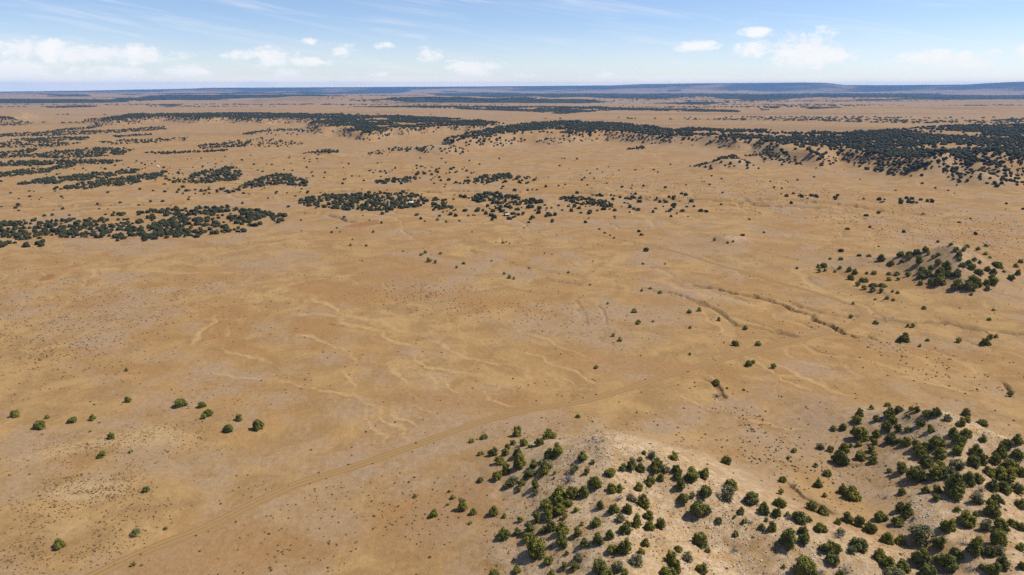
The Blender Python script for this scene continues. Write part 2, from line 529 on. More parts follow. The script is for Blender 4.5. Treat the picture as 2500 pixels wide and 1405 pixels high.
def hit(px, py):
    """first point of the terrain seen at pixels (vectorised march)"""
    px = np.atleast_1d(np.asarray(px, float)); py = np.atleast_1d(np.asarray(py, float))
    a, f, v = ray(px, py)
    t0 = (CAM_H - 26.0) / -v
    t1 = (CAM_H + 12.0) / -v
    N = 90
    res = np.zeros((len(px), 3))
    lo = t0.copy(); hi = t1.copy()
    for it in range(2):
        ts = lo[:, None] + (hi - lo)[:, None] * np.linspace(0, 1, N)[None, :]
        X = a[:, None] * ts; Y = f[:, None] * ts; Z = CAM_H + v[:, None] * ts
        H = terrain(X.ravel(), Y.ravel()).reshape(X.shape)
        below = Z <= H
        idx = np.where(below.any(axis=1), below.argmax(axis=1), N - 1)
        r = np.arange(len(px))
        hi = ts[r, idx]; lo = ts[r, np.maximum(idx - 1, 0)]
    t = (lo + hi) / 2
    res[:, 0] = a * t; res[:, 1] = f * t
    res[:, 2] = terrain(res[:, 0], res[:, 1])
    return res


# ------------------------------------------------------------------ mesh and material helpers
COL = scn.collection


def tag(o, label=None, cat=None, group=None, kind=None):
    if label: o["label"] = label
    if cat: o["category"] = cat
    if group: o["group"] = group
    if kind: o["kind"] = kind
    return o


def mesh_np(name, verts, faces, mat=None, smooth=False):
    """faces: (n,3) or (n,4) array"""
    me = bpy.data.meshes.new(name)
    verts = np.asarray(verts, np.float32); faces = np.asarray(faces, np.int32)
    nf, k = faces.shape
    me.vertices.add(len(verts)); me.vertices.foreach_set('co', verts.ravel())
    me.loops.add(nf * k); me.loops.foreach_set('vertex_index', faces.ravel())
    me.polygons.add(nf)
    me.polygons.foreach_set('loop_start', np.arange(nf, dtype=np.int32) * k)
    me.polygons.foreach_set('loop_total', np.full(nf, k, np.int32))
    me.polygons.foreach_set('use_smooth', np.full(nf, smooth, bool))
    me.update(calc_edges=True)
    if mat:
        me.materials.append(mat)
    return me


def add_obj(name, me, parent=None):
    o = bpy.data.objects.new(name, me)
    COL.objects.link(o)
    if parent:
        o.parent = parent
    return o


def new_mat(name):
    m = bpy.data.materials.new(name)
    m.use_nodes = True
    m.node_tree.nodes.clear()
    return m, NT(m.node_tree)


def finish(g, color, rough=0.9, bump=None, bump_d=0.1, bump_s=1.0, spec=0.15, trans=None):
    ins = {'Base Color': color, 'Roughness': rough, 'Specular IOR Level': spec}
    if bump is not None:
        b = g.n('ShaderNodeBump', {'Height': bump, 'Distance': bump_d, 'Strength': bump_s})
        ins['Normal'] = b.outputs[0]
    p = g.n('ShaderNodeBsdfPrincipled', ins)
    sh = p.outputs[0]
    if trans:
        tr = g.n('ShaderNodeBsdfTranslucent', {'Color': color})
        sh = g.n('ShaderNodeMixShader', {0: trans, 1: sh, 2: tr.outputs[0]}).outputs[0]
    g.n('ShaderNodeOutputMaterial', {'Surface': sh})


def ground_material():
    m, g = new_mat("dry_grassland")
    pos = g.n('ShaderNodeNewGeometry').outputs['Position']
    A = g.n('ShaderNodeVertexColor', layer_name='mask_a')
    B = g.n('ShaderNodeVertexColor', layer_name='mask_b')
    sa = g.n('ShaderNodeSeparateColor', {0: A.outputs[0]})
    sb = g.n('ShaderNodeSeparateColor', {0: B.outputs[0]})
    track, sand, grey = sa.outputs
    rock = A.outputs['Alpha']
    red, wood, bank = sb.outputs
    pale = B.outputs['Alpha']
    big = g.noise(pos, 0.012, 5, 0.6, 0.4)
    mid = g.noise(pos, 0.07, 5, 0.62, 0.6)
    small = g.noise(pos, 0.5, 4, 0.65)
    fine = g.noise(pos, 2.6, 3, 0.7)
    tuft = g.n('ShaderNodeTexVoronoi', {'Vector': pos, 'Scale': 1.15, 'Randomness': 1.0}).outputs['Distance']
    gold = g.mix(g.smooth(mid, 0.34, 0.66), (0.225, 0.134, 0.055), (0.328, 0.203, 0.082))
    gold = g.mix(g.m('MULTIPLY', g.smooth(big, 0.45, 0.62), 0.55), gold, (0.256, 0.138, 0.050))
    cgrey = g.mix(small, (0.209, 0.140, 0.081), (0.315, 0.214, 0.130))
    col = g.mix(g.m('MULTIPLY', grey, g.smooth(g.m('ADD', g.m('MULTIPLY', mid, 0.6), g.m('MULTIPLY', small, 0.4)), 0.32, 0.58)), gold, cgrey)
    col = g.mix(g.m('MULTIPLY', red, 1.5, clamp=True), col, g.mix(mid, (0.234, 0.122, 0.044), (0.259, 0.141, 0.053)))
    col = g.mix(g.smooth(red, 0.62, 0.95), col, (0.218, 0.106, 0.044))
    col = g.mix(g.m('MULTIPLY', sand, g.smooth(small, 0.2, 0.55)), col, (0.375, 0.241, 0.105))
    col = g.mix(g.m('MULTIPLY', pale, g.smooth(small, 0.25, 0.6)), col, (0.351, 0.240, 0.120))
    crock = g.mix(g.smooth(small, 0.3, 0.7), (0.300, 0.205, 0.115), (0.448, 0.331, 0.205))
    crock = g.mix(g.smooth(g.noise(pos, 0.22, 3, 0.6), 0.50, 0.64), crock, (0.340, 0.217, 0.102))
    col = g.mix(g.m('MULTIPLY', rock, g.smooth(mid, 0.2, 0.5)), col, crock)
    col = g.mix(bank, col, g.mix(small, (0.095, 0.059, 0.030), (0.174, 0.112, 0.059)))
    col = g.mix(g.m('MULTIPLY', track, 0.75), col, (0.259, 0.153, 0.060))
    # grass clumps and pebbles a few decimetres across
    spk = g.m('MULTIPLY', g.smooth(fine, 0.53, 0.68), g.m('ADD', 0.30, g.m('MULTIPLY', rock, 0.35)))
    spk = g.m('MULTIPLY', spk, g.m('SUBTRACT', 1.0, g.m('MULTIPLY', track, 0.6)))
    col = g.mix(spk, col, (0.110, 0.069, 0.030))
    tf = g.m('MULTIPLY', g.smooth(tuft, 0.26, 0.10), g.m('ADD', g.m('MULTIPLY', rock, 0.55), g.m('MULTIPLY', g.smooth(small, 0.5, 0.7), 0.28)))
    col = g.mix(tf, col, (0.095, 0.064, 0.030))
    col = g.mix(0.12, col, g.mix(g.smooth(small, 0.3, 0.7), (0.196, 0.118, 0.048), (0.363, 0.237, 0.106)))
    gr = g.noise(pos, 0.9, 6, 0.75, 0.3)
    gr = g.m('ADD', 0.70, g.m('MULTIPLY', gr, 0.60))
    col = g.mix(1.0, col, g.n('ShaderNodeCombineColor', {0: gr, 1: gr, 2: gr}).outputs[0], 'MULTIPLY')
    fw = g.noise(pos, 0.035, 4, 0.7)
    col = g.mix(g.smooth(g.m('ADD', wood, g.m('MULTIPLY', g.m('SUBTRACT', fw, 0.5), 0.7)), 0.35, 0.60), col, (0.030, 0.036, 0.020))
    h = g.m('ADD', g.m('MULTIPLY', small, 0.6), g.m('ADD', g.m('MULTIPLY', fine, 0.22), g.m('MULTIPLY', mid, 1.2)))
    finish(g, col, 0.95, h, 0.55, 0.75, 0.05)
    return m


def foliage_material(name, hues, dark=1.0):
    m, g = new_mat(name)
    pos = g.n('ShaderNodeNewGeometry').outputs['Position']
    rnd = g.n('ShaderNodeObjectInfo').outputs['Random']
    r2 = g.noise(pos, 1.3, 2, 0.5)
    r3 = g.noise(pos, 0.16, 2, 0.5)
    a, b, c = hues
    col = g.mix(rnd, a, b)
    col = g.mix(g.smooth(r3, 0.40, 0.68), col, c)
    col = g.mix(g.m('MULTIPLY', g.smooth(r2, 0.35, 0.7), 0.5), col, (0.240 * dark, 0.208 * dark, 0.040 * dark))
    finish(g, col, 0.8, spec=0.1, trans=0.18)
    return m


def plain_material(name, c0, c1, scale=3.0, rough=0.9, bump=0.03):
    m, g = new_mat(name)
    pos = g.n('ShaderNodeNewGeometry').outputs['Position']
    n = g.noise(pos, scale, 4, 0.6)
    finish(g, g.mix(n, c0, c1), rough, n, bump, 0.6)
    return m


M_GROUND = ground_material()
M_CROWN = foliage_material("juniper_foliage", ((0.140, 0.142, 0.023), (0.225, 0.204, 0.030), (0.110, 0.118, 0.034)))
M_CROWN_GREY = foliage_material("dusty_foliage", ((0.135, 0.135, 0.070), (0.170, 0.160, 0.075), (0.12, 0.12, 0.072)))
M_WOOD = foliage_material("woodland_foliage", ((0.032, 0.039, 0.020), (0.037, 0.043, 0.020), (0.025, 0.032, 0.020)), 0.32)
M_SCRUB = plain_material("scrub_twigs", (0.060, 0.040, 0.018), (0.125, 0.085, 0.040), 0.9, 0.95, 0.0)
M_BARK = plain_material("juniper_bark", (0.10, 0.075, 0.055), (0.20, 0.16, 0.125), 6.0)
M_DEAD = plain_material("weathered_twigs", (0.19, 0.16, 0.145), (0.33, 0.285, 0.26), 4.0)
M_STONE = plain_material("pale_sandstone", (0.30, 0.23, 0.16), (0.50, 0.41, 0.31), 2.0)
M_WHITE = plain_material("white_painted_metal", (0.74, 0.73, 0.70), (0.80, 0.79, 0.77), 1.0, 0.5, 0.0)
M_SHED = plain_material("brown_shed_siding", (0.16, 0.12, 0.11), (0.22, 0.17, 0.15), 2.0, 0.8, 0.01)
M_ROOF = plain_material("pale_metal_roof", (0.50, 0.47, 0.46), (0.62, 0.59, 0.57), 1.0, 0.45, 0.0)
M_DARK = plain_material("dark_opening", (0.02, 0.02, 0.02), (0.03, 0.03, 0.03), 1.0)

# ------------------------------------------------------------------ the ground sheet


def build_ground():
    # rings round the camera's foot: fine where the photograph looks, coarse elsewhere
    rows = [3.0]
    while rows[-1] < 19800:
        d = rows[-1]
        if d < 98:
            rows.append(min(d * 1.10 + 1.0, 98.0) if d < 97.9 else 98.0)
            if rows[-1] >= 98.0:
                rows[-1] = 98.01
            continue
        rows.append(d + min(1.0 * d * d / 68200.0, 0.0138 * d))
    rows = np.array(rows)
    half = math.radians(39.5)
    dense = np.linspace(-half, half, int(2 * half / 0.00158))
    side = half + (math.pi - half) * (np.linspace(0, 1, 46)[1:] ** 1.7)
    th = np.concatenate([-side[::-1][:-0 or None], dense, side[:-1]])
    th = th[1:] if abs(th[0] + math.pi) < 1e-9 and abs(th[-1] - math.pi) < 1e-9 else th
    nr, nc = len(rows), len(th)
    D, T = np.meshgrid(rows, th, indexing='ij')
    X = (D * np.sin(T)).ravel(); Y = (D * np.cos(T)).ravel()
    Z, mk = terrain(X, Y, True)
    d = mk['d']
    # --- soil masks (what the ground itself is made of)
    px, py = proj(X, Y, Z)
    n_big = fbm(X, Y, 70, 4, 201); n_mid = fbm(X, Y, 22, 4, 211)
    hill, mesa, slope = mk['hill'], mk['mesa'], mk['slope']
    track = 1 - sstep(1.3, 2.6, mk['tr'] + 0.7 * n_mid)
    for p in TRACK_FAINT:
        k = (d < 800) & (Y > 0)
        dd, _ = seg_dist(X[k], Y[k], p)
        track[k] = np.maximum(track[k], 0.55 * (1 - sstep(0.8, 2.2, dd)))
    sand = mk['sand'].copy()
    # braided rills between the traced washes only
    wl = PL([(420, 690), (760, 640), (1080, 690), (1330, 800), (1480, 950), (1250, 1010), (1000, 1090), (820, 1000), (460, 930)])
    washland = np.zeros_like(d)
    k = (d < 600) & (Y > 0)
    washland[k] = sstep(-30, 25, poly_sd(X[k], Y[k], wl))
    for sc, sd_, wd, am in ((34, 221, 0.05, 0.45), (17, 226, 0.05, 0.35)):
        wx = X + fbm(X, Y, 14, 3, sd_ + 1) * 6; wy = Y + fbm(X, Y, 14, 3, sd_ + 2) * 6
        rv = np.abs(fbm(wx * 1.25 + wy * 0.45, wy * 0.8 - wx * 0.3, sc, 2, sd_))
        reg = sstep(-0.25, 0.25, fbm(X, Y, 110, 2, sd_ + 3))
        sand = np.maximum(sand, (1 - sstep(wd * 0.2, wd * 1.6, rv)) * am * reg * washland)
    grey = sstep(-0.06, 0.24, n_big * 0.65 + n_mid * 0.55)
    n_far = fbm(X * 0.5, Y * 1.5, 500, 4, 245)
    grey = np.maximum(grey * (1 - 0.5 * sstep(600, 1500, d)), sstep(0.0, 0.35, n_far) * sstep(350, 1200, d) * 0.9)
    for (qx, qy, r) in ((800, 880, 9), (640, 800, 9), (700, 975, 9), (860, 1000, 10), (1000, 860, 8), (1060, 920, 8), (1180, 985, 9), (1090, 720, 22),
                        (1300, 800, 20), (1550, 900, 14), (1480, 830, 18), (1200, 960, 8), (1000, 1190, 8), (1040, 1100, 7), (1250, 1040, 7), (1300, 1240, 12),
                        (600, 1280, 9), (820, 1290, 9), (480, 1130, 8), (1980, 990, 12), (1880, 960, 8), (1600, 770, 20), (1720, 600, 40), (2000, 900, 14),
                        (2300, 640, 40), (2100, 1080, 8), (1800, 1000, 9), (500, 920, 9), (300, 560, 30)):
        cx, cy = PZ(qx, qy)
        grey = np.maximum(grey, (1 - sstep(0.3, 1.2, np.hypot(X - cx, Y - cy) / r + 0.5 * n_mid)) * 0.95)
    grey = np.maximum(grey, sstep(1.0, 5.0, hill) * 0.9)
    grey = np.maximum(grey, 0.6 * sstep(1800, 4500, d))
    grey = np.clip(np.maximum(grey, slope * 0.5), 0, 1)
    top = sstep(4.5, 9.5, hill + 2.5 * n_mid)
    rock = np.maximum(top * (d < 300), 0.4 * sstep(6, 11, hill + 3 * n_mid) * (d >= 300))
    rock = np.maximum(rock, sstep(1.2, 2.2, hill + n_mid) * (1 - sstep(3.2, 4.5, hill)) * (np.hypot(X - PZ(1790, 578)[0], Y - PZ(1790, 578)[1]) < 30) * 0.9)
    rock = np.maximum(rock, slope * sstep(0.1, 0.5, n_mid) * 0.55)
    rock = np.maximum(rock, sstep(2.5, 6.0, hill + 2.0 * n_mid) * 0.75 * (d < 230))
    # the near hill is stony far down its front
    for (qx, qy, rr, s) in ((1480, 1110, 20, 1.0), (1700, 1260, 26, 1.0), (1900, 1330, 20, 1.0), (1800, 1390, 24, 1.0), (2330, 1040, 15, .9), (2250, 1250, 12, .9), (2430, 1230, 9, .8)):
        cx, cy = PZ(qx, qy, 9)
        rock = np.maximum(rock, (1 - sstep(0.4, 1.15, np.hypot(X - cx, Y - cy) / rr + 0.35 * n_mid)) * s * sstep(2.0, 5.0, hill))
    red = np.zeros_like(d)
    for poly, s, soft in (([(530, 765), (600, 755), (620, 790), (600, 830), (660, 870), (670, 885), (560, 850), (500, 830), (500, 800)], .75, 3),
                          ([(700, 800), (720, 775), (830, 780), (850, 795), (780, 825), (720, 820)], .7, 3),
                          ([(690, 690), (760, 680), (900, 700), (940, 740), (800, 735), (720, 715)], .7, 4),
                          ([(780, 632), (1000, 622), (1150, 660), (1000, 700), (880, 690)], .45, 6),
                          ([(420, 660), (640, 655), (700, 680), (560, 690)], .45, 5),
                          ([(1300, 690), (1420, 690), (1400, 730), (1320, 740)], .4, 4),
                          ([(836, 557), (870, 546), (900, 540), (925, 537), (930, 548), (905, 553), (870, 557)], 1.25, 1.2),
                          ([(80, 684), (95, 675), (120, 671), (133, 676), (120, 686), (95, 688)], 1.2, 1.0),
                          ([(1880, 905), (1920, 900), (1930, 915), (1890, 925)], .6, 1.5)):
        p = PL(poly)
        k = (d < 900) & (Y > 0)
        q = poly_sd(X[k] + 3 * n_mid[k], Y[k] + 3 * n_mid[k], p)
        red[k] = np.maximum(red[k], sstep(-soft, soft, q) * (1.0 if s > 1 else s * 0.80))
    n_o = fbm(X * 0.8 + Y * 0.25, Y * 1.2, 45, 4, 251)
    red = np.maximum(red, sstep(0.08, 0.4, n_o) * 0.42 * (1 - sstep(900, 2000, d)))
    pale = np.zeros_like(d)
    for poly, s in (([(40, 1120), (150, 1085), (280, 1055), (400, 1038), (470, 1065), (440, 1085), (250, 1100), (80, 1130)], .75),
                    ([(80, 1225), (140, 1185), (260, 1165), (320, 1185), (300, 1210), (180, 1240)], .85),
                    ([(60, 1310), (130, 1280), (190, 1270), (230, 1300), (120, 1330)], .5),
                    ([(1015, 1195), (1040, 1165), (1060, 1185), (1040, 1200)], .5),
                    ([(1060, 1100), (1080, 1085), (1090, 1095)], .6),
                    ([(1470, 1080), (1560, 1085), (1700, 1150), (1680, 1165), (1520, 1110)], .6)):
        p = PL(poly, 8 if poly[0][0] == 1470 else 0)
        k = (d < 320) & (Y > 0)
        q = poly_sd(X[k] + 5 * n_mid[k], Y[k] + 5 * n_mid[k], p)
        pale[k] = np.maximum(pale[k], sstep(-2, 3, q) * s)
    wood = np.zeros_like(d)
    k = d > 3300
    nf = fbm(X[k] * 0.6, Y[k] * 1.4, 900, 4, 231)
    z0 = Z[k] + d[k] ** 2 / (2 * 6.371e6)
    wood[k] = sstep(0.14, 0.42, nf + 0.25 * fbm(X[k] * 0.5, Y[k] * 1.5, 350, 3, 232)) * sstep(4200, 7500, d[k]) * 0.8
    for poly in FAR_WOODS:
        p = PL(poly)
        q = poly_sd(X[k] + 180 * nf, Y[k] + 250 * nf, p)
        wood[k] = np.maximum(wood[k], sstep(-60, 120, q) * 0.95)
    wood[k] = np.maximum(wood[k], (0.62 + 0.5 * nf) * sstep(14500, 16500, d[k]))
    ri = mk['rills']
    sand = np.maximum(sand, sstep(0.05, 0.5, ri) * 0.4)
    n_st = fbm(X * 0.35, Y * 1.6, 420, 4, 261)
    bank = np.clip(mk['gul'] * 0.62, 0, 0.85) * sstep(0.25, 0.8, mk['gul'] + 0.25 * n_mid) * 0.9  # dark cut-bank soil, tinted darker with depth as painted-in gully shading
    # dead weeds line one side of the small channels; old grass lies in long streaks far out
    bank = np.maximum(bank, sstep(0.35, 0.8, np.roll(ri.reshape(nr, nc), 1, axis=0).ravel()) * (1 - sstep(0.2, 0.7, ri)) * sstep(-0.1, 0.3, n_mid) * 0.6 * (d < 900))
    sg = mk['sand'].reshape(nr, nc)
    relief_edge = np.clip(np.roll(sg, -3, axis=0) - sg, 0, 1).ravel()
    bank = np.maximum(bank, sstep(0.15, 0.6, relief_edge) * 0.16 * (d < 420) * sstep(-0.4, 0.2, n_mid))  # one-sided dark grass edge along washes, shading painted in for relief
    bank = np.maximum(bank, sstep(0.05, 0.42, n_st) * 0.46 * sstep(700, 2200, d))
    idx = np.arange(nr * nc).reshape(nr, nc)
    a = idx[:-1, :]; b = idx[1:, :]
    f = np.stack([a, np.roll(a, -1, 1), np.roll(b, -1, 1), b], -1).reshape(-1, 4)[:, ::-1]
    V = np.stack([X, Y, Z], -1)
    # close the small disc under the camera
    me = mesh_np("ground", V, f, M_GROUND, True)
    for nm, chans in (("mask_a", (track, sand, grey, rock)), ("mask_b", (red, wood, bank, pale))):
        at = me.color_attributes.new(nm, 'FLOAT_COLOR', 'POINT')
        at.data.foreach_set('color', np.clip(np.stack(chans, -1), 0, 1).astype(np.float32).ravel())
    o = add_obj("ground", me)
    tag(o, "dry golden grassland with hills, washes and low mesas", kind="structure")
    return o


FAR_WOODS = [
    [(850, 264), (1000, 260), (1250, 265), (1450, 264), (1650, 268), (1820, 272), (1800, 275), (1500, 271), (1370, 279), (1290, 274), (1100, 268), (900, 267)],
    [(1040, 228.5), (1300, 226.8), (1700, 228), (2000, 230), (2300, 231), (2560, 229), (2560, 240), (2300, 240.5), (2000, 239), (1850, 242), (1700, 238), (1500, 241), (1300, 236), (1100, 235)],
    [(250, 240), (500, 233), (700, 229.5), (900, 230), (1040, 231), (900, 236), (700, 239), (500, 242), (300, 246)],
    [(-100, 242.5), (150, 242), (320, 244), (250, 248), (-100, 250)],
    [(-100, 229), (250, 228), (500, 227), (700, 225), (1000, 222.5), (1000, 225), (600, 230), (200, 233), (-100, 234)],
    [(2415, 294), (2470, 290), (2520, 291), (2480, 296)],
    [(110, 263), (240, 260), (230, 264), (120, 266)],
    [(850, 246), (1100, 243), (1500, 246), (1450, 249), (1000, 248)],
    [(1850, 268), (1900, 266), (1900, 270), (1860, 271)], [(1950, 267), (2060, 268), (1980, 271)],
    [(1600, 250), (1700, 246), (1800, 248), (1700, 253)], [(350, 254), (430, 252), (440, 256)],
]
ground = build_ground()

# ------------------------------------------------------------------ dirt tracks, draped on the ground


def build_track(name, pts, width, label):
    P = np.array(catmull(pts, 1.2))
    t = np.gradient(P, axis=0)
    t /= np.linalg.norm(t, axis=1)[:, None] + 1e-9
    nrm = np.stack([-t[:, 1], t[:, 0]], -1)
    prof = [(-1.0, 0.0), (-0.80, 0.10), (-0.56, 0.07), (-0.40, 0.03), (-0.22, 0.07), (0.0, 0.11), (0.22, 0.07), (0.40, 0.03), (0.56, 0.07), (0.80, 0.11), (1.0, 0.0)]
    n = len(P)
    wob = width * (1 + 0.18 * pn(P[:, 0] / 9, P[:, 1] / 9, 3))
    V = []
    for s, h in prof:
        q = P + nrm * (s * wob)[:, None]
        z = terrain(q[:, 0], q[:, 1]) + h + 0.02
        V.append(np.stack([q[:, 0], q[:, 1], z], -1))
    V = np.stack(V, 1)
    k = len(prof)
    idx = np.arange(n * k).reshape(n, k)
    f = np.stack([idx[:-1, :-1], idx[:-1, 1:], idx[1:, 1:], idx[1:, :-1]], -1).reshape(-1, 4)[:, ::-1]
    me = mesh_np(name, V.reshape(-1, 3), f, M_TRACK, True)
    at = me.attributes.new("across", 'FLOAT', 'POINT')
    at.data.foreach_set('value', np.tile(np.array([p[0] for p in prof], np.float32), n))
    o = add_obj(name, me)
    tag(o, label, kind="structure")
    return o


def track_material():
    m, g = new_mat("beaten_earth")
    pos = g.n('ShaderNodeNewGeometry').outputs['Position']
    ac = g.m('ABSOLUTE', g.n('ShaderNodeAttribute', attribute_name='across').outputs['Fac'])
    n = g.noise(pos, 0.6, 4, 0.6)
    f = g.noise(pos, 3.0, 3, 0.6)
    rut = g.m('MULTIPLY', g.smooth(g.m('ABSOLUTE', g.m('SUBTRACT', ac, 0.42)), 0.20, 0.06), g.smooth(n, 0.2, 0.45))
    mid_ = g.m('MULTIPLY', g.smooth(ac, 0.20, 0.05), g.smooth(n, 0.35, 0.6))
    base = g.mix(n, (0.227, 0.136, 0.055), (0.260, 0.157, 0.064))
    col = g.mix(g.m('MULTIPLY', rut, 0.95), base, (0.278, 0.172, 0.074))
    col = g.mix(g.m('MULTIPLY', mid_, 0.6), col, (0.181, 0.110, 0.050))
    edge = g.m('MULTIPLY', g.smooth(g.m('ABSOLUTE', g.m('SUBTRACT', ac, 0.80)), 0.25, 0.0), g.smooth(n, 0.35, 0.6))
    col = g.mix(g.m('MULTIPLY', edge, 0.5), col, (0.182, 0.106, 0.042))
    col = g.mix(g.m('MULTIPLY', g.smooth(f, 0.55, 0.75), 0.3), col, (0.157, 0.095, 0.040))
    finish(g, col, 0.95, f, 0.1, 0.6, 0.05)
    return m


M_TRACK = track_material()
build_track("dirt_track", TRACK_MAIN, 1.7, "rutted dirt track running from lower left across the plain")
build_track("dirt_track", TRACK_UP, 1.35, "narrow dirt track running up to the middle of the plain")

# ------------------------------------------------------------------ plants


def ico(sub):
    bm = bmesh.new()
    bmesh.ops.create_icosphere(bm, subdivisions=sub, radius=1.0)
    bm.verts.ensure_lookup_table()
    V = np.array([v.co[:] for v in bm.verts]); Fc = np.array([[v.index for v in f.verts] for f in bm.faces])
    bm.free()
    return V, Fc


def leaf_quads(C, Nrm, size, rs):
    """small upright leaf clumps: one quad per centre"""
    n = len(C)
    r = rs.normal(size=(n, 3))
    t = np.cross(Nrm, r); t /= np.linalg.norm(t, axis=1)[:, None] + 1e-9
    b = np.cross(Nrm, t)
    s = size[:, None]
    asp = rs.uniform(0.55, 1.0, n)[:, None]
    P = np.stack([C - t * s - b * s * asp * 0.6, C + t * s * 0.7 - b * s * asp, C + t * s + b * s * asp * 0.5, C - t * s * 0.5 + b * s * asp], 1)
    return P.reshape(-1, 3), np.arange(n * 4).reshape(n, 4)


def crown_mesh(seed, shape, thin, mat, leaves=None):
    """crown of width 1 and height `shape`, its foot at z = 0, made of lobes of leaf clumps"""
    rs = np.random.default_rng(seed)
    # several stems, each with its own small dome: an uneven, lopsided crown
    lobes = []
    stems = [(rs.uniform(-.06, .06), rs.uniform(-.06, .06), rs.uniform(.34, .40), 1.0, 15)]
    a0 = rs.uniform(0, 2 * math.pi)
    for i in range(int(rs.integers(2, 5))):
        a = a0 + i * rs.uniform(1.2, 2.4); r_ = rs.uniform(.17, .29)
        stems.append((r_ * math.cos(a), r_ * math.sin(a), rs.uniform(.17, .26), rs.uniform(.42, .90), 7))
    for (sx, sy, sr, sh_, n_) in stems:
        H = shape * sh_
        for i in range(n_):
            u = rs.uniform(0.02, 1.0); a = rs.uniform(0, 2 * math.pi)
            rad = rs.uniform(0.09, 0.17) * (0.75 + sr)
            q = (1 - u ** 2.2) ** 0.5 * (0.86 + 0.14 * min(1, u * 4))
            R = max(0.0, sr - rad * 0.5) * q * rs.uniform(.8, 1.12)
            lobes.append((sx + R * math.cos(a), sy + R * math.sin(a), max(rad * 0.6, u * (H - rad * 0.8)), rad))
        lobes.append((sx, sy, H * 0.42, sr * 0.72))
    PV, PF = [], []
    off = 0
    per = leaves or (46 if not thin else 26)
    for (x, y, z, r) in lobes:
        d = rs.normal(size=(per, 3)); d /= np.linalg.norm(d, axis=1)[:, None]
        d[:, 2] = np.where(d[:, 2] < -0.4, -d[:, 2], d[:, 2]) * 1.35
        rr = r * rs.uniform(0.72, 1.12, per)
        C = np.array([x, y, z]) + d * rr[:, None]
        C[:, 2] = np.maximum(C[:, 2], 0.03)
        N = d * np.array([1.0, 1.0, 0.5]) + rs.normal(size=(per, 3)) * np.array([.5, .5, .3]) + np.array([0, 0, 0.1])
        N /= np.linalg.norm(N, axis=1)[:, None]
        P, Q = leaf_quads(C, N, rs.uniform(0.024, 0.056, per) * (1.0 if not thin else 0.9), rs)
        PV.append(P); PF.append(Q + off); off += len(P)
    V = np.concatenate(PV); Fq = np.concatenate(PF)
    if not thin:
        # shaded inner masses of the denser lobes
        iv, ifc = ico(1)
        for (x, y, z, r) in (lobes if leaves is None else [l for l in lobes if l[3] > 0.17]):
            k = r * (0.74 if leaves is None else 1.0) * (1 + 0.2 * rs.normal(size=(len(iv), 1)) * 0.5)
            W = iv * k + np.array([x, y, z]); W[:, 2] = np.maximum(W[:, 2], 0.02)
            V = np.concatenate([V, W])
            q = np.concatenate([ifc, ifc[:, 2:3]], 1)  # placeholder quads fixed below
            Fq = np.concatenate([Fq, q + off]); off += len(W)
    V[:, :2] *= 2.16 / (np.ptp(V[:, 0]) + np.ptp(V[:, 1]))
    # split into triangles so that the mesh stays simple
    T = [Fq[:, [0, 1, 2]]]
    m = Fq[:, 2] != Fq[:, 3]
    T.append(Fq[m][:, [0, 2, 3]])
    return mesh_np("crown", V, np.concatenate(T), mat, False)


def tube(P0, P1, r0, r1, seg=5):
    P0, P1 = Vector(P0), Vector(P1)
    ax = (P1 - P0).normalized()
    s = ax.orthogonal().normalized(); t = ax.cross(s)
    V = []
    for P, r in ((P0, r0), (P1, r1)):
        for i in range(seg):
            a = 2 * math.pi * i / seg
            V.append(tuple(P + s * (r * math.cos(a)) + t * (r * math.sin(a))))
    Fc = [(i, (i + 1) % seg, seg + (i + 1) % seg, seg + i) for i in range(seg)]
    return V, Fc


def trunk_mesh(seed, shape):
    rs = random.Random(seed)
    V, Fc = [], []

    def add(a, b, r0, r1):
        v, f = tube(a, b, r0, r1)
        o = len(V); V.extend(v); Fc.extend([tuple(i + o for i in q) for q in f])
    top = (rs.uniform(-.05, .05), rs.uniform(-.05, .05), shape * 0.45)
    mid = (rs.uniform(-.03, .03), rs.uniform(-.03, .03), shape * 0.2)
    add((0, 0, -0.12), mid, 0.055, 0.042)
    add(mid, top, 0.042, 0.025)
    for i in range(5):
        a = i * 1.26 + rs.uniform(-.4, .4)
        r = rs.uniform(.22, .36)
        st = (mid[0] * .6, mid[1] * .6, shape * rs.uniform(0.08, 0.3))
        add(st, (r * math.cos(a), r * math.sin(a), st[2] + shape * rs.uniform(.15, .4)), 0.028, 0.010)
    return mesh_np("trunk", V, Fc, M_BARK, True)


# crowns: round, broad, tall and thin grey ones
CROWNS = {0: [], 1: [], 2: [], 3: []}
for i in range(7):
    sh = [0.82, 0.9, 0.78, 0.95, 0.86, 1.0, 0.74][i]
    CROWNS[0].append((crown_mesh(100 + i, sh, False, M_CROWN), trunk_mesh(200 + i, sh), sh))
for i in range(3):
    sh = [0.85, 0.95, 0.75][i]
    CROWNS[1].append((crown_mesh(300 + i, sh, True, M_CROWN_GREY), trunk_mesh(400 + i, sh), sh))
for i in range(3):
    sh = [1.25, 1.4, 1.15][i]
    CROWNS[2].append((crown_mesh(500 + i, sh, False, M_CROWN), trunk_mesh(600 + i, sh), sh))
for i in range(3):
    sh = [0.62, 0.68, 0.58][i]
    CROWNS[3].append((crown_mesh(700 + i, sh, False, M_CROWN), trunk_mesh(800 + i, sh), sh))

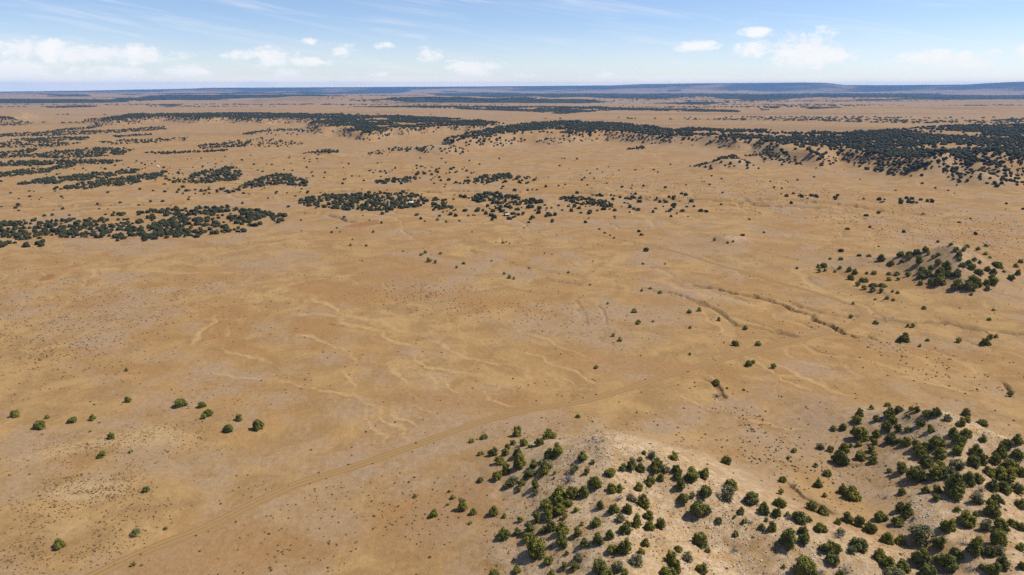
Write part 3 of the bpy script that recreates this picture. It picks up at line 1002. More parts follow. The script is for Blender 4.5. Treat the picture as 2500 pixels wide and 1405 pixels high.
# the junipers of the photograph: crown centre and width in enlarged crops (origin, scale), kind
#   kind 0 round, 1 thin and grey, 2 tall, 3 broad
T7 = [(1418, 315, 48), (1520, 356, 18), (1008, 430, 70, 2), (1232, 438, 108), (780, 450, 60, 3), (695, 485, 45), (985, 492, 55), (1052, 495, 70), (1152, 495, 72),
      (940, 530, 55), (930, 560, 62), (1095, 522, 36), (763, 565, 50), (845, 558, 78), (1008, 565, 75), (1278, 550, 92), (1225, 578, 78),
      (885, 618, 76), (1025, 630, 92, 2), (935, 670, 78), (875, 722, 80), (1120, 640, 66), (1200, 640, 108, 1), (1190, 692, 80), (1090, 712, 80),
      (757, 748, 52, 3), (975, 752, 86, 1), (1045, 770, 62), (940, 785, 60), (1020, 810, 46), (1125, 790, 66, 2), (1128, 835, 50), (1262, 705, 26), (1258, 738, 26),
      (1447, 592, 66), (1395, 665, 80, 1), (1520, 630, 36), (1480, 695, 50, 1), (1535, 765, 106), (1635, 688, 86, 3), (1722, 665, 58, 2), (1785, 650, 70, 2),
      (1842, 610, 40), (1848, 662, 72), (1868, 565, 36), (1918, 580, 66, 1), (1955, 635, 92), (1945, 672, 70), (2010, 668, 74, 1), (2060, 582, 80),
      (2085, 675, 70), (2095, 720, 66), (2190, 705, 112), (2275, 708, 90), (2425, 618, 86), (1905, 752, 86), (1978, 732, 60), (1833, 795, 66),
      (1650, 800, 82), (1705, 810, 60), (2115, 785, 70, 2), (2280, 820, 100), (2455, 780, 82), (2430, 825, 124, 1), (2135, 870, 92), (2195, 855, 50, 1), (2235, 935, 150),
      (1290, 835, 108), (1380, 830, 110), (1465, 830, 82), (1205, 905, 96), (1290, 890, 90), (1350, 910, 80), (1235, 950, 110), (1300, 945, 92), (1145, 1000, 72),
      (1225, 1000, 70), (1330, 1000, 46), (1410, 950, 46), (1570, 925, 62, 2), (1660, 945, 86), (1755, 950, 76), (1780, 870, 70, 1), (1865, 900, 92),
      (1895, 990, 86), (1710, 1005, 80, 1), (1810, 1040, 76, 2), (1745, 1075, 96), (1900, 1060, 86), (1975, 1045, 86), (2370, 1025, 60), (1535, 1030, 92),
      (1445, 1045, 40), (1415, 1100, 82), (1310, 1080, 96), (1310, 1140, 104), (1325, 1190, 60), (1240, 1065, 80), (1180, 1080, 70), (1090, 1075, 90),
      (1010, 1100, 56), (1085, 1130, 90), (1130, 1190, 165), (920, 1110, 104), (1115, 1265, 56), (640, 920, 86), (710, 965, 58), (845, 960, 76),
      (440, 980, 68), (920, 995, 38), (1028, 1018, 50), (690, 1040, 32), (545, 830, 25), (568, 868, 40), (540, 917, 26), (315, 862, 34),
      (1460, 1175, 66), (1560, 1150, 90, 2), (1640, 1120, 70), (1650, 1215, 90), (1740, 1200, 118), (1875, 1180, 62), (1855, 1235, 60), (1820, 1290, 100, 1),
      (1420, 1270, 80, 1), (1410, 1330, 76), (1218, 1292, 82), (1335, 1328, 62), (1005, 1352, 72, 3), (850, 1378, 96, 3), (1240, 1385, 70), (1345, 1245, 40),
      (1560, 1340, 150), (1690, 1330, 110, 1), (1620, 1385, 120), (1740, 1385, 70), (2245, 1150, 112), (2300, 1228, 46), (2105, 1215, 62), (2055, 1280, 96),
      (2165, 1270, 80, 1), (2085, 1325, 90), (2035, 1375, 130, 3), (2260, 1340, 96), (2490, 1118, 40)]
T8 = [(1570, 238, 52, 3), (1465, 262, 40), (1385, 300, 62), (1645, 268, 70), (1590, 295, 80), (1360, 335, 72), (1500, 335, 54), (1608, 340, 70), (1703, 312, 30),
      (1735, 270, 42), (1775, 272, 54), (1840, 290, 82, 3), (1905, 290, 70), (2108, 296, 66), (1985, 330, 60, 1), (2212, 358, 76, 3), (2065, 355, 70), (2115, 345, 50),
      (1800, 358, 70), (1213, 402, 50), (1272, 390, 62), (1385, 432, 116), (1560, 395, 80, 2), (1645, 400, 60), (1710, 405, 50), (1865, 405, 60), (1500, 440, 66),
      (1590, 470, 96), (1485, 490, 56), (2025, 430, 82), (2100, 425, 80), (2215, 465, 56), (2450, 475, 76), (2385, 500, 92), (1905, 480, 110), (1835, 520, 70),
      (1700, 490, 80), (1640, 490, 52), (1775, 520, 90), (1465, 540, 60), (1378, 508, 46), (1800, 565, 92), (2055, 480, 100), (2040, 540, 92), (2170, 550, 100),
      (2345, 555, 92), (2450, 570, 82), (1925, 570, 100), (1118, 522, 60, 1), (1185, 542, 56), (1280, 535, 82), (1325, 520, 36), (1258, 600, 128), (1398, 585, 76, 3),
      (1478, 580, 48), (1475, 620, 60), (943, 550, 46, 1), (900, 600, 30), (1085, 652, 40), (1840, 620, 100), (1910, 660, 128), (2040, 640, 110, 1), (2150, 620, 92),
      (2220, 610, 82), (2300, 610, 82), (2400, 650, 110), (1585, 685, 46), (1665, 670, 92), (1760, 715, 120), (1900, 710, 100), (2000, 700, 100, 1), (2120, 740, 100),
      (2190, 735, 80), (2260, 690, 82), (2330, 700, 100), (2400, 720, 110), (2470, 690, 70), (1160, 698, 70, 3), (860, 748, 56), (1100, 775, 68), (850, 835, 46),
      (1145, 856, 40), (1268, 820, 70), (1330, 842, 106), (1668, 832, 56), (1832, 815, 70), (1905, 810, 72), (1915, 865, 70), (2035, 800, 165), (2180, 870, 90, 1),
      (2280, 790, 92), (2360, 800, 100), (2310, 880, 92), (2280, 940, 118), (2450, 800, 90), (2480, 910, 90), (650, 870, 108), (735, 940, 92), (845, 900, 96),
      (820, 972, 76), (580, 962, 56), (540, 1003, 28), (605, 1028, 46), (720, 1065, 56), (790, 1075, 66, 2), (752, 1022, 36), (895, 985, 50, 1), (985, 1000, 110),
      (1035, 1015, 60), (1055, 920, 96), (1135, 955, 80), (1115, 1065, 96), (905, 1150, 120, 2), (1010, 1140, 90), (1000, 1090, 70), (545, 1118, 42, 2), (1165, 1190, 114),
      (1230, 1215, 76), (1195, 1280, 106), (1020, 1320, 180, 3), (870, 1338, 28, 2), (1255, 1390, 70), (1295, 1000, 96), (1240, 1035, 62), (1380, 1035, 82, 2),
      (1460, 1070, 100), (1520, 992, 96), (1665, 930, 96), (1710, 965, 108), (1640, 1030, 92), (1375, 1180, 128), (1330, 1220, 76, 1), (1260, 1105, 60, 1), (1570, 1140, 100),
      (1660, 1155, 80), (1790, 1100, 180, 1), (1920, 1170, 100), (1980, 1055, 114), (2110, 1010, 118), (2045, 945, 50), (2175, 985, 46), (2240, 1060, 92, 1), (2340, 1050, 110),
      (2420, 1040, 80), (2480, 1070, 70), (2310, 1140, 118), (2170, 1220, 110, 2), (2265, 1230, 92), (2330, 1220, 90, 1), (1520, 1265, 92), (1570, 1310, 110), (1680, 1325, 96),
      (1790, 1280, 146), (1920, 1275, 92), (2030, 1240, 100), (1985, 1300, 128), (2360, 1310, 92), (2290, 1350, 110), (2215, 1335, 52), (1840, 1375, 128), (1620, 1380, 140, 1),
      (2480, 1200, 70), (2485, 1330, 60), (2405, 172, 46)]
T6 = [(103, 302, 72), (272, 372, 90, 3), (320, 326, 36, 3), (490, 338, 72, 3), (632, 328, 52), (868, 205, 56), (1228, 224, 86, 3), (1372, 238, 66, 3), (1410, 286, 80, 3),
      (1382, 324, 42), (1622, 328, 60), (1550, 402, 70), (1750, 380, 80), (752, 452, 56), (692, 578, 58), (887, 556, 32), (988, 815, 54), (918, 1105, 66, 1),
      (1122, 1080, 30), (403, 1180, 82), (908, 1320, 40), (963, 1328, 22), (860, 5, 34, 3), (615, 422, 22), (2110, 548, 18)]
T5 = [(410, 1330, 62, 3), (630, 1210, 58), (665, 1200, 40), (800, 1233, 42), (695, 1080, 44), (540, 1075, 52), (608, 968, 50, 3), (428, 915, 34), (297, 848, 36),
      (232, 860, 38), (235, 968, 26), (235, 1148, 26), (1325, 897, 30), (1492, 932, 42), (1683, 1040, 76), (1843, 1053, 34), (1795, 1090, 24), (2055, 1056, 48),
      (2233, 1067, 64), (2270, 1035, 40, 3), (2308, 1028, 36), (1820, 832, 42, 3), (1745, 957, 30), (1712, 957, 24), (2290, 850, 26), (2262, 912, 34, 3), (1340, 806, 28, 3),
      (486, 1381, 20), (600, 1391, 22), (960, 566, 22), (67, 538, 18)]
T5K = [(1445, 480, 45, 3), (1185, 503, 26), (1255, 500, 42), (1530, 495, 62), (1595, 525, 62, 3), (1670, 515, 36), (1660, 465, 62, 3), (1720, 460, 60, 3), (1770, 455, 52), (1830, 435, 52),
       (1725, 495, 36), (1785, 510, 70), (1850, 465, 36), (1885, 485, 46), (1920, 468, 42), (2003, 400, 36), (2113, 415, 46), (2038, 440, 42), (2060, 470, 52),
       (2090, 440, 40), (2185, 435, 40), (2237, 465, 40), (2270, 492, 30), (2240, 413, 34, 3), (1920, 520, 52), (2160, 505, 40), (2200, 525, 32), (2060, 500, 42),
       (2120, 525, 52), (2310, 530, 80, 3), (2345, 558, 36), (1810, 570, 70), (1870, 560, 50), (1970, 545, 80), (1930, 590, 80), (1860, 600, 70), (1790, 615, 62),
       (1920, 645, 100), (2045, 600, 62), (1990, 600, 60), (2080, 540, 52), (2145, 560, 62), (2190, 590, 62), (2250, 570, 52), (2290, 590, 62), (2150, 630, 90),
       (2060, 670, 108), (2130, 680, 92), (2190, 670, 62), (2280, 640, 92), (2240, 660, 52), (2250, 705, 42), (2365, 585, 32), (2440, 550, 42), (2458, 597, 52),
       (2480, 520, 42, 3), (2410, 630, 62), (1710, 610, 46), (1637, 600, 44), (1583, 600, 38), (1580, 640, 38), (1645, 640, 32), (1480, 597, 40), (1432, 600, 30),
       (1320, 630, 56), (1412, 638, 62, 3), (1370, 678, 46), (1475, 675, 60, 3), (1540, 675, 62, 3), (1410, 700, 42), (1470, 712, 50), (1530, 720, 38), (1607, 722, 26),
       (1645, 730, 30), (1570, 768, 40), (1612, 780, 30), (1492, 778, 24, 3), (1143, 543, 56, 3), (1105, 560, 42), (1110, 585, 36), (1150, 578, 32), (1215, 590, 28),
       (1250, 558, 40), (1315, 575, 46), (1350, 590, 52), (1800, 665, 46), (1860, 655, 42), (2140, 742, 26), (400, 375, 28), (490, 392, 24), (528, 383, 24)]
T4 = [(632, 472, 30), (660, 460, 28), (768, 465, 28), (685, 515, 36), (703, 515, 16, 2), (730, 526, 30), (922, 532, 30, 2), (877, 561, 22), (1112, 518, 18), (1198, 602, 26),
      (1230, 625, 38), (1262, 636, 24, 3), (1367, 568, 20), (1632, 594, 24), (1778, 678, 20), (2130, 718, 26), (2187, 703, 26), (2255, 730, 34, 3), (1900, 805, 26), (2080, 855, 42, 3),
      (2110, 925, 42), (2100, 942, 28), (2207, 927, 22), (1937, 1020, 34), (1982, 1052, 36, 3), (1820, 1238, 32), (1257, 1315, 16), (1190, 392, 28), (1142, 396, 12),
      (1213, 388, 16), (1233, 400, 15), (1915, 343, 20), (1945, 362, 18), (2137, 535, 24), (512, 453, 16), (237, 517, 15), (155, 411, 24, 3), (262, 413, 24, 3), (170, 371, 20),
      (310, 322, 20), (745, 237, 28), (803, 254, 22), (893, 246, 20), (1332, 294, 14), (980, 322, 14), (1555, 347, 12), (1800, 520, 14), (2290, 540, 14), (1472, 468, 12), (1522, 474, 12)]

trees = []
for lst, x0, y0, zone in ((T7, 900, 900, 'A'), (T8, 1600, 900, 'C'), (T6, 0, 900, 'L'), (T5, 1600, 450, 'P'), (T5K, 1600, 450, 'K'), (T4, 800, 450, 'M')):
    for t in lst:
        trees.append((x0 + t[0] / 2.7778, y0 + t[1] / 2.7778, t[2] / 2.7778, t[3] if len(t) > 3 else 0, zone))


def valley_x(py):
    return float(np.interp(py, [1000, 1060, 1100, 1160, 1210, 1260, 1330, 1405], [1620, 1730, 1800, 1880, 1950, 2060, 2140, 2230]))


def zone_of(px, py, z):
    if z in 'AC':
        if px < 1160 and py > 1080 and px < 1155:
            return 'B'
        if py < 1040 and px < 1560:
            return 'M'
        if px < valley_x(py) + 20:
            return 'A'
        if px < 2105 and py < 1130 and py > 1050 or (px < 2140 and 1130 <= py < 1215):
            return 'V'
        if px > 2440 and py < 985:
            return 'P'
        return 'C'
    return z


# where each stands: the foot is below the middle of the crown
arr = np.array([(t[0], t[1], t[2]) for t in trees])
foot = hit(arr[:, 0], arr[:, 1] + 0.36 * arr[:, 2])
slant = np.sqrt(foot[:, 0] ** 2 + foot[:, 1] ** 2 + (CAM_H - foot[:, 2]) ** 2)
fwd = foot[:, 1] * CP - (foot[:, 2] - CAM_H) * SP
wid = arr[:, 2] / F_PX * fwd * np.array([0.84 if t[4] == 'K' else 0.92 for t in trees])
order = np.argsort(-arr[:, 2])
N_OWN = 318
own = set(order[:N_OWN].tolist())

ORD = ["first", "second", "third", "fourth", "fifth", "sixth", "seventh", "eighth", "ninth", "tenth", "eleventh", "twelfth",
       "thirteenth", "fourteenth", "fifteenth", "sixteenth", "seventeenth", "eighteenth", "nineteenth", "twentieth",
       "twenty-first", "twenty-second", "twenty-third", "twenty-fourth", "twenty-fifth", "twenty-sixth"]
PHRASE = {'A': ("the pale near hill", "junipers on the pale near hill"),
          'B': ("the flat left of the near hill", "junipers at the foot of the near hill"),
          'C': ("the lower right hill", "junipers on the lower right hill"),
          'V': ("the hollow between near hills", "junipers in the hollow between the near hills"),
          'L': ("the open lower left flat", "lone junipers on the lower left flat"),
          'P': ("the open flat at right", "lone junipers on the flat at right"),
          'K': ("the rounded right knoll", "junipers on the rounded knoll at right"),
          'M': ("the middle plain", "lone junipers on the middle plain")}
zones = {}
for i in own:
    zones.setdefault(zone_of(arr[i, 0], arr[i, 1], trees[i][4]), []).append(i)
label_of = {}
for z, ids in zones.items():
    ids.sort(key=lambda i: arr[i, 1])
    per = max(5, min(9, int(round(math.sqrt(len(ids)) * 0.8))))
    nrow = max(1, int(round(len(ids) / per)))
    rows = [r.tolist() for r in np.array_split(np.array(ids), nrow)]
    for ri, r in enumerate(rows):
        r.sort(key=lambda i: arr[i, 0])
        for ci, i in enumerate(r):
            k = trees[i][3]
            w = wid[i]
            look = {0: "round green", 1: "sparse grey-green", 2: "tall green", 3: "broad green"}[k]
            if w < 3.0 and k == 0:
                look = "small green"
            if w > 6.5 and k == 0:
                look = "large green"
            tail = f"{ORD[ci]} from left" + (f" in {ORD[ri]} row down" if nrow > 1 else "")
            label_of[i] = (f"{look} juniper on {PHRASE[z][0]}, {tail}", PHRASE[z][1])

rs = random.Random(5)
for i in sorted(own):
    k = trees[i][3]
    cm, tm, sh = rs.choice(CROWNS[k])
    e = bpy.data.objects.new("juniper_tree", None)
    e.empty_display_size = 0.5
    COL.objects.link(e)
    s = wid[i]
    e.location = (foot[i, 0], foot[i, 1], foot[i, 2] - 0.05)
    e.rotation_euler = (rs.uniform(-.07, .07), rs.uniform(-.07, .07), rs.uniform(0, 6.28))
    e.scale = (s * rs.uniform(.86, 1.12), s * rs.uniform(.86, 1.12), s * rs.uniform(0.82, 1.06))
    tag(e, label_of[i][0], "juniper tree", label_of[i][1])
    add_obj("crown", cm, e)
    add_obj("trunk", tm, e)

# ------------------------------------------------------------------ woodland and scrub too many to count


def lump_protos(sub, n, seed, rough, flat=0.85):
    out = []
    V0, F0 = ico(sub)
    r = np.random.default_rng(seed)
    for i in range(n):
        V = V0.copy()
        k = 1 + rough * r.normal(size=(len(V), 1)) * 0.5
        V = V * k
        V[:, 2] = np.maximum(V[:, 2] * flat, -0.62)
        V[:, :2] *= 0.5; V[:, 2] = V[:, 2] * 0.5 + 0.31
        out.append((V, F0))
    return out


def scatter(name, pts, sizes, protos, mat, label, hfac=0.9, sink=0.05):
    """one mesh of many small plants; pts (n,3), sizes (n,)"""
    n = len(pts)
    r = np.random.default_rng(len(pts))
    which = r.integers(0, len(protos), n)
    VV, FF = [], []
    off = 0
    for k, (V, Fc) in enumerate(protos):
        m = np.where(which == k)[0]
        if len(m) == 0:
            continue
        a = r.uniform(0, 2 * math.pi, len(m)); c, s = np.cos(a), np.sin(a)
        sx = sizes[m] * r.uniform(.85, 1.2, len(m)); sy = sizes[m] * r.uniform(.85, 1.2, len(m)); sz = sizes[m] * (hfac[m] if isinstance(hfac, np.ndarray) else hfac) * r.uniform(.8, 1.2, len(m))
        X = V[None, :, 0] * sx[:, None]; Y = V[None, :, 1] * sy[:, None]
        P = np.stack([X * c[:, None] - Y * s[:, None] + pts[m, 0:1], X * s[:, None] + Y * c[:, None] + pts[m, 1:2],
                      V[None, :, 2] * sz[:, None] + pts[m, 2:3] - sink * sizes[m][:, None]], -1)
        VV.append(P.reshape(-1, 3))
        FF.append((Fc[None] + (np.arange(len(m)) * len(V))[:, None, None] + off).reshape(-1, 3))
        off += len(m) * len(V)
    me = mesh_np(name, np.concatenate(VV), np.concatenate(FF), mat, False)
    o = add_obj(name, me)
    tag(o, label, kind="stuff")
    return o


def in_poly(poly, n, seed, z=0.0, clump=0.0, cscale=20.0, edge=0.0):
    """random spots inside a patch of the photograph's ground, evenly per square metre"""
    p = PL(poly, z)
    r = np.random.default_rng(seed)
    x0, x1 = min(q[0] for q in p) - edge, max(q[0] for q in p) + edge; y0, y1 = min(q[1] for q in p) - edge, max(q[1] for q in p) + edge
    out = []
    got = 0
    for _ in range(60):
        x = r.uniform(x0, x1, n * 3); y = r.uniform(y0, y1, n * 3)
        sd_ = poly_sd(x, y, p)
        keep = sd_ > -edge
        if edge:
            keep &= r.uniform(0, 1, len(x)) < sstep(-edge, edge, sd_)
        if clump:
            keep &= fbm(x, y, cscale, 2, seed) > r.normal(clump - 0.3, 0.12, len(x))
        out.append(np.stack([x[keep], y[keep]], -1)); got += int(keep.sum())
        if got >= n:
            break
    q = np.concatenate(out)[:n]
    return q


def dist_thin(q, dmin):
    """drop spots closer than dmin to an earlier one (grid)"""
    cell = {}
    keep = []
    for i, (x, y) in enumerate(q):
        c = (int(x // dmin), int(y // dmin))
        ok = True
        for dx in (-1, 0, 1):
            for dy in (-1, 0, 1):
                j = cell.get((c[0] + dx, c[1] + dy))
                if j is not None and (q[j][0] - x) ** 2 + (q[j][1] - y) ** 2 < dmin * dmin:
                    ok = False
        if ok:
            cell[c] = i; keep.append(i)
    return q[keep]


def ground_pts(q):
    return np.concatenate([q, terrain(q[:, 0], q[:, 1])[:, None]], 1)


mid_pts, mid_siz = [], []
rest = [i for i in range(len(trees)) if i not in own]
# groves of the middle distance: patch, count, clumping, clump scale
GROVES = [
    ([(-60, 545), (60, 535), (300, 522), (430, 510), (560, 505), (640, 515), (700, 530), (680, 548), (600, 568), (480, 583), (300, 590), (180, 590), (60, 608), (-60, 606)], 560, 0.40, 22),
    ([(400, 512), (560, 505), (660, 520), (650, 550), (520, 575), (380, 560), (360, 530)], 150, 0.30, 16),
    ([(-60, 545), (130, 545), (240, 560), (100, 580), (-60, 580)], 130, 0.2, 20),
    ([(300, 560), (420, 540), (480, 575), (350, 590)], 90, 0.15, 20),
    ([(715, 492), (790, 478), (900, 472), (1000, 472), (1050, 486), (1030, 503), (950, 514), (850, 514), (745, 504)], 640, 0.12, 16),
    ([(1118, 480), (1190, 470), (1260, 478), (1330, 494), (1270, 500), (1180, 497)], 230, 0.2, 16),
    ([(1365, 485), (1400, 477), (1500, 495), (1490, 505), (1410, 500)], 150, 0.15, 14),
    ([(1050, 485), (1090, 488), (1095, 505), (1055, 505)], 26, 0.2, 10),
    ([(1040, 505), (1300, 500), (1500, 505), (1480, 520), (1250, 540), (1080, 535)], 80, 0.3, 16),
    ([(1380, 470), (1700, 478), (1760, 530), (1500, 520)], 50, 0.3, 16),
    ([(570, 461), (640, 432), (700, 424), (740, 440), (765, 451), (740, 456), (690, 450), (620, 461)], 260, 0.05, 20),
    ([(428, 444), (480, 422), (560, 408), (592, 420), (585, 440), (500, 449)], 250, 0.12, 16),
    ([(30, 453), (100, 438), (230, 422), (350, 411), (330, 422), (250, 436), (140, 450)], 300, 0.1, 18),
    ([(110, 464), (180, 452), (260, 438), (400, 419), (395, 432), (320, 452), (200, 463)], 330, 0.12, 18),
    ([(400, 420), (440, 418), (430, 460), (400, 462)], 12, 0.2, 14), ([(430, 455), (600, 462), (560, 475), (440, 475)], 26, 0.2, 14),
    ([(-60, 432), (60, 414), (180, 402), (170, 412), (60, 430), (-60, 438)], 190, 0.2, 18),
    ([(-60, 400), (60, 393), (200, 390), (300, 392), (270, 399), (100, 404), (-60, 409)], 230, 0.1, 20),
    ([(40, 385), (120, 372), (240, 362), (330, 364), (300, 378), (170, 388)], 260, 0.2, 18),
    ([(-60, 380), (60, 366), (100, 362), (60, 384), (-60, 392)], 110, 0.2, 18),
    ([(340, 373), (420, 372), (560, 366), (550, 370), (400, 377)], 70, 0.0, 18),
    ([(-60, 350), (60, 345), (200, 350), (130, 360), (-60, 362)], 120, 0.3, 20),
    ([(20, 342), (120, 335), (220, 335), (210, 343), (80, 345)], 140, 0.2, 20),
    ([(-60, 328), (120, 322), (280, 318), (400, 308), (410, 316), (280, 326), (120, 332), (-60, 336)], 330, 0.2, 24),
    ([(110, 320), (200, 310), (290, 296), (295, 302), (220, 314), (130, 322)], 110, 0.2, 22),
    ([(270, 332), (370, 327), (375, 329), (290, 336)], 40, 0.1, 20), ([(-60, 300), (80, 300), (60, 306), (-60, 308)], 60, 0.2, 20),
    ([(240, 345), (460, 336), (450, 345), (260, 355)], 60, 0.2, 20), ([(480, 355), (620, 345), (600, 360), (490, 365)], 60, 0.2, 20),
    ([(905, 446), (960, 436), (1015, 434), (1012, 446), (930, 451)], 70, 0.1, 14),
    ([(1100, 449), (1150, 441), (1180, 431), (1245, 424), (1250, 436), (1170, 452)], 120, 0.05, 14),
    ([(1230, 430), (1310, 440), (1300, 450), (1220, 448)], 18, 0.1, 14), ([(1010, 405), (1110, 410), (1100, 445), (1020, 440)], 34, 0.25, 14),
    ([(740, 378), (790, 366), (828, 369), (822, 379), (770, 381)], 46, 0.1, 12),
    ([(890, 378), (960, 362), (1020, 362), (1010, 370), (930, 380)], 26, 0.2, 12),
    ([(2130, 488), (2260, 485), (2300, 497), (2150, 500)], 24, 0.2, 12), ([(1900, 472), (2050, 480), (2040, 488), (1920, 486)], 14, 0.1, 12),
    ([(1690, 412), (1720, 402), (1770, 408), (1765, 417)], 34, 0.1, 10), ([(1735, 398), (1760, 385), (1790, 380), (1822, 398), (1800, 408), (1760, 404)], 70, 0.05, 10),
    ([(1815, 382), (1900, 372), (1905, 384), (1850, 386)], 40, 0.1, 12), ([(1530, 366), (1570, 358), (1575, 364)], 18, 0.1, 10),
    ([(2090, 400), (2150, 392), (2140, 402)], 16, 0.1, 10), ([(2290, 440), (2330, 432), (2335, 442)], 22, 0, 10), ([(2450, 440), (2520, 425), (2520, 445)], 30, 0, 12),
    ([(2400, 460), (2500, 445), (2520, 470)], 8, 0, 12),
    ([(600, 330), (660, 314), (740, 316), (730, 325), (660, 322), (610, 335)], 60, 0.1, 16), ([(590, 332), (640, 322), (620, 334)], 40, 0, 16),
    ([(560, 345), (640, 338), (760, 350), (700, 362), (580, 358)], 46, 0.3, 16),
    ([(230, 290), (330, 286), (320, 300), (250, 305)], 50, 0.2, 20),
]
gs = 0
strip_pts, strip_siz = [], []
for poly, n, cl, cs in GROVES:
    gs += 1
    far_strip = np.mean([p_[1] for p_ in poly]) < 405
    if far_strip:
        q = dist_thin(in_poly(poly, int(n * 3.0), 1000 + gs, 0.0, cl, cs), 3.8)[:int(n * 2.0)]
        strip_pts.append(ground_pts(q)); strip_siz.append(np.random.default_rng(gs).uniform(2.0, 5.0, len(q)))
        continue
    q = in_poly(poly, int(n * 1.5), 1000 + gs, 0.0, cl, cs)
    q = dist_thin(q, 3.1)[:int(n * 0.92)]
    mid_pts.append(ground_pts(q)); mid_siz.append(np.random.default_rng(gs).uniform(1.6, 4.3, len(q)))
# lone trees of the plain
q = in_poly([(-100, 560), (900, 560), (1250, 620), (2600, 700), (2600, 430), (1900, 400), (1100, 380), (300, 380), (-100, 430)], 300, 4001, 0.0, 0.25, 60)
mid_pts.append(ground_pts(q)); mid_siz.append(np.random.default_rng(9).uniform(1.0, 3.2, len(q)))
q = in_poly([(-100, 600), (700, 585), (1100, 545), (1700, 545), (1700, 460), (700, 380), (-100, 400)], 300, 4002, 0.0, 0.32, 45)
mid_pts.append(ground_pts(q)); mid_siz.append(np.random.default_rng(10).uniform(1.0, 3.4, len(q)))
mp = np.concatenate(mid_pts); ms = np.concatenate(mid_siz)
scatter("juniper_groves", mp, ms, lump_protos(2, 14, 3, 0.34, 0.95), M_WOOD, "dark juniper groves scattered over the middle of the plain")

# the smaller traced trees near by keep leafy crowns
rp = []
for i in range(5):
    me_ = crown_mesh(950 + i, (0.8, 0.9, 0.75, 1.0, 0.85)[i], False, None, 8)
    v_ = np.empty(len(me_.vertices) * 3, np.float32); me_.vertices.foreach_get("co", v_)
    f_ = np.empty(len(me_.polygons) * 3, np.int32); me_.polygons.foreach_get("vertices", f_)
    rp.append((v_.reshape(-1, 3).astype(float), f_.reshape(-1, 3)))
    bpy.data.meshes.remove(me_)
scatter("small_junipers", foot[rest], wid[rest], rp, M_CROWN, "smaller green junipers between the larger ones", hfac=1.0, sink=0.04)

scatter("strip_woodland", np.concatenate(strip_pts), np.concatenate(strip_siz), lump_protos(1, 12, 8, 0.34, 0.95), M_WOOD,
        "long dark strips of juniper woodland on the far left plain")

# woods on the mesas: dense on top, thinner down the slopes
r = np.random.default_rng(77)
cand = []
for d0, d1, n in ((560, 1100, 60000), (1100, 2600, 120000)):
    th_ = r.uniform(-math.radians(40), math.radians(41), n)
    dd = np.sqrt(r.uniform(d0 * d0, d1 * d1, n))
    cand.append(np.stack([dd * np.sin(th_), dd * np.cos(th_)], -1))
cand = np.concatenate(cand)
zc, mk = terrain(cand[:, 0], cand[:, 1], True)
mes, slo, hl = mk['mesa'], mk['slope'], mk['hill']
nz = fbm(cand[:, 0], cand[:, 1], 55, 3, 301)
nz2 = fbm(cand[:, 0], cand[:, 1], 150, 2, 302)
prob = sstep(6.5, 12.0, mes) * (0.92 - 0.88 * sstep(0.08, 0.30, nz2 + 0.45 * nz)) + sstep(1.5, 5, mes) * (1 - sstep(8, 12, mes)) * (0.14 + 0.62 * sstep(-0.10, 0.22, nz))
prob = np.maximum(prob, sstep(2, 6, hl) * (0.18 + 0.3 * sstep(0.0, 0.3, nz)) * (mk['d'] > 600) * (1 - sstep(9, 13, hl)))
cx_, _ = proj(cand[:, 0], cand[:, 1], zc)
prob *= np.where(cx_ > 1850, 1.0, 0.88)
keep = r.uniform(0, 1, len(cand)) < prob
cand = dist_thin(cand[keep], 4.3)
cp3 = ground_pts(cand)
scatter("mesa_woodland", cp3, np.where(terrain(cand[:, 0], cand[:, 1], True)[1]['mesa'] > 9.5, r.uniform(3.6, 6.6, len(cp3)), r.uniform(2.6, 5.2, len(cp3))), lump_protos(1, 12, 5, 0.30, 0.95), M_WOOD, "dense dark juniper woodland covering the low mesas")

# far woods: clumps several trees wide
far_pts = []
for i, poly in enumerate(FAR_WOODS):
    p = PL(poly)
    A = abs(sum(p[k][0] * p[(k + 1) % len(p)][1] - p[(k + 1) % len(p)][0] * p[k][1] for k in range(len(p)))) / 2
    dmean = np.mean([math.hypot(*q) for q in p])
    sp_ = 12 if dmean < 4500 else 30
    n = int(min(3800, A / (sp_ * sp_) * 0.8))
    q = in_poly(poly, max(n, 10), 2000 + i, 0.0, 0.22, 160)
    far_pts.append(np.concatenate([q, np.full((len(q), 1), float(sp_))], 1))
for n, d0, d1, thr, w_ in ((14000, 2300, 5000, 0.27, 10.0), (11000, 4200, 8000, 0.17, 20.0), (9000, 7000, 14500, 0.16, 32.0)):
    th_ = r.uniform(-math.radians(40), math.radians(41), n); dd = r.uniform(d0, d1, n)
    q = np.stack([dd * np.sin(th_), dd * np.cos(th_)], -1)
    k = fbm(q[:, 0] * 0.32, q[:, 1] * 1.9, 0.1 * (d0 + d1), 4, 311) > r.normal(thr, 0.05, n)
    q = q[k]
    far_pts.append(np.concatenate([q, np.full((len(q), 1), w_)], 1))
fp = np.concatenate(far_pts)
sz = fp[:, 2] * r.uniform(0.7, 1.15, len(fp))
oct_v = np.array([(1, 0, .3), (0, 1, .3), (-1, 0, .3), (0, -1, .3), (.2, .1, 1), (-.3, -.2, .8)], float)
oct_f = np.array([(0, 1, 4), (1, 2, 4), (2, 5, 4), (2, 3, 5), (3, 0, 4), (3, 4, 5)], int)
fprot = []
for i in range(6):
    V = oct_v * np.array([.5, .5, .5]) + r.normal(size=oct_v.shape) * 0.06
    V = np.concatenate([V, V[:4] * np.array([1, 1, 0])]); V[6:, 2] = -0.1
    Fc = np.concatenate([oct_f, np.array([(0, 6, 7), (0, 7, 1), (1, 7, 8), (1, 8, 2), (2, 8, 9), (2, 9, 3), (3, 9, 6), (3, 6, 0)])])
    fprot.append((V, Fc))
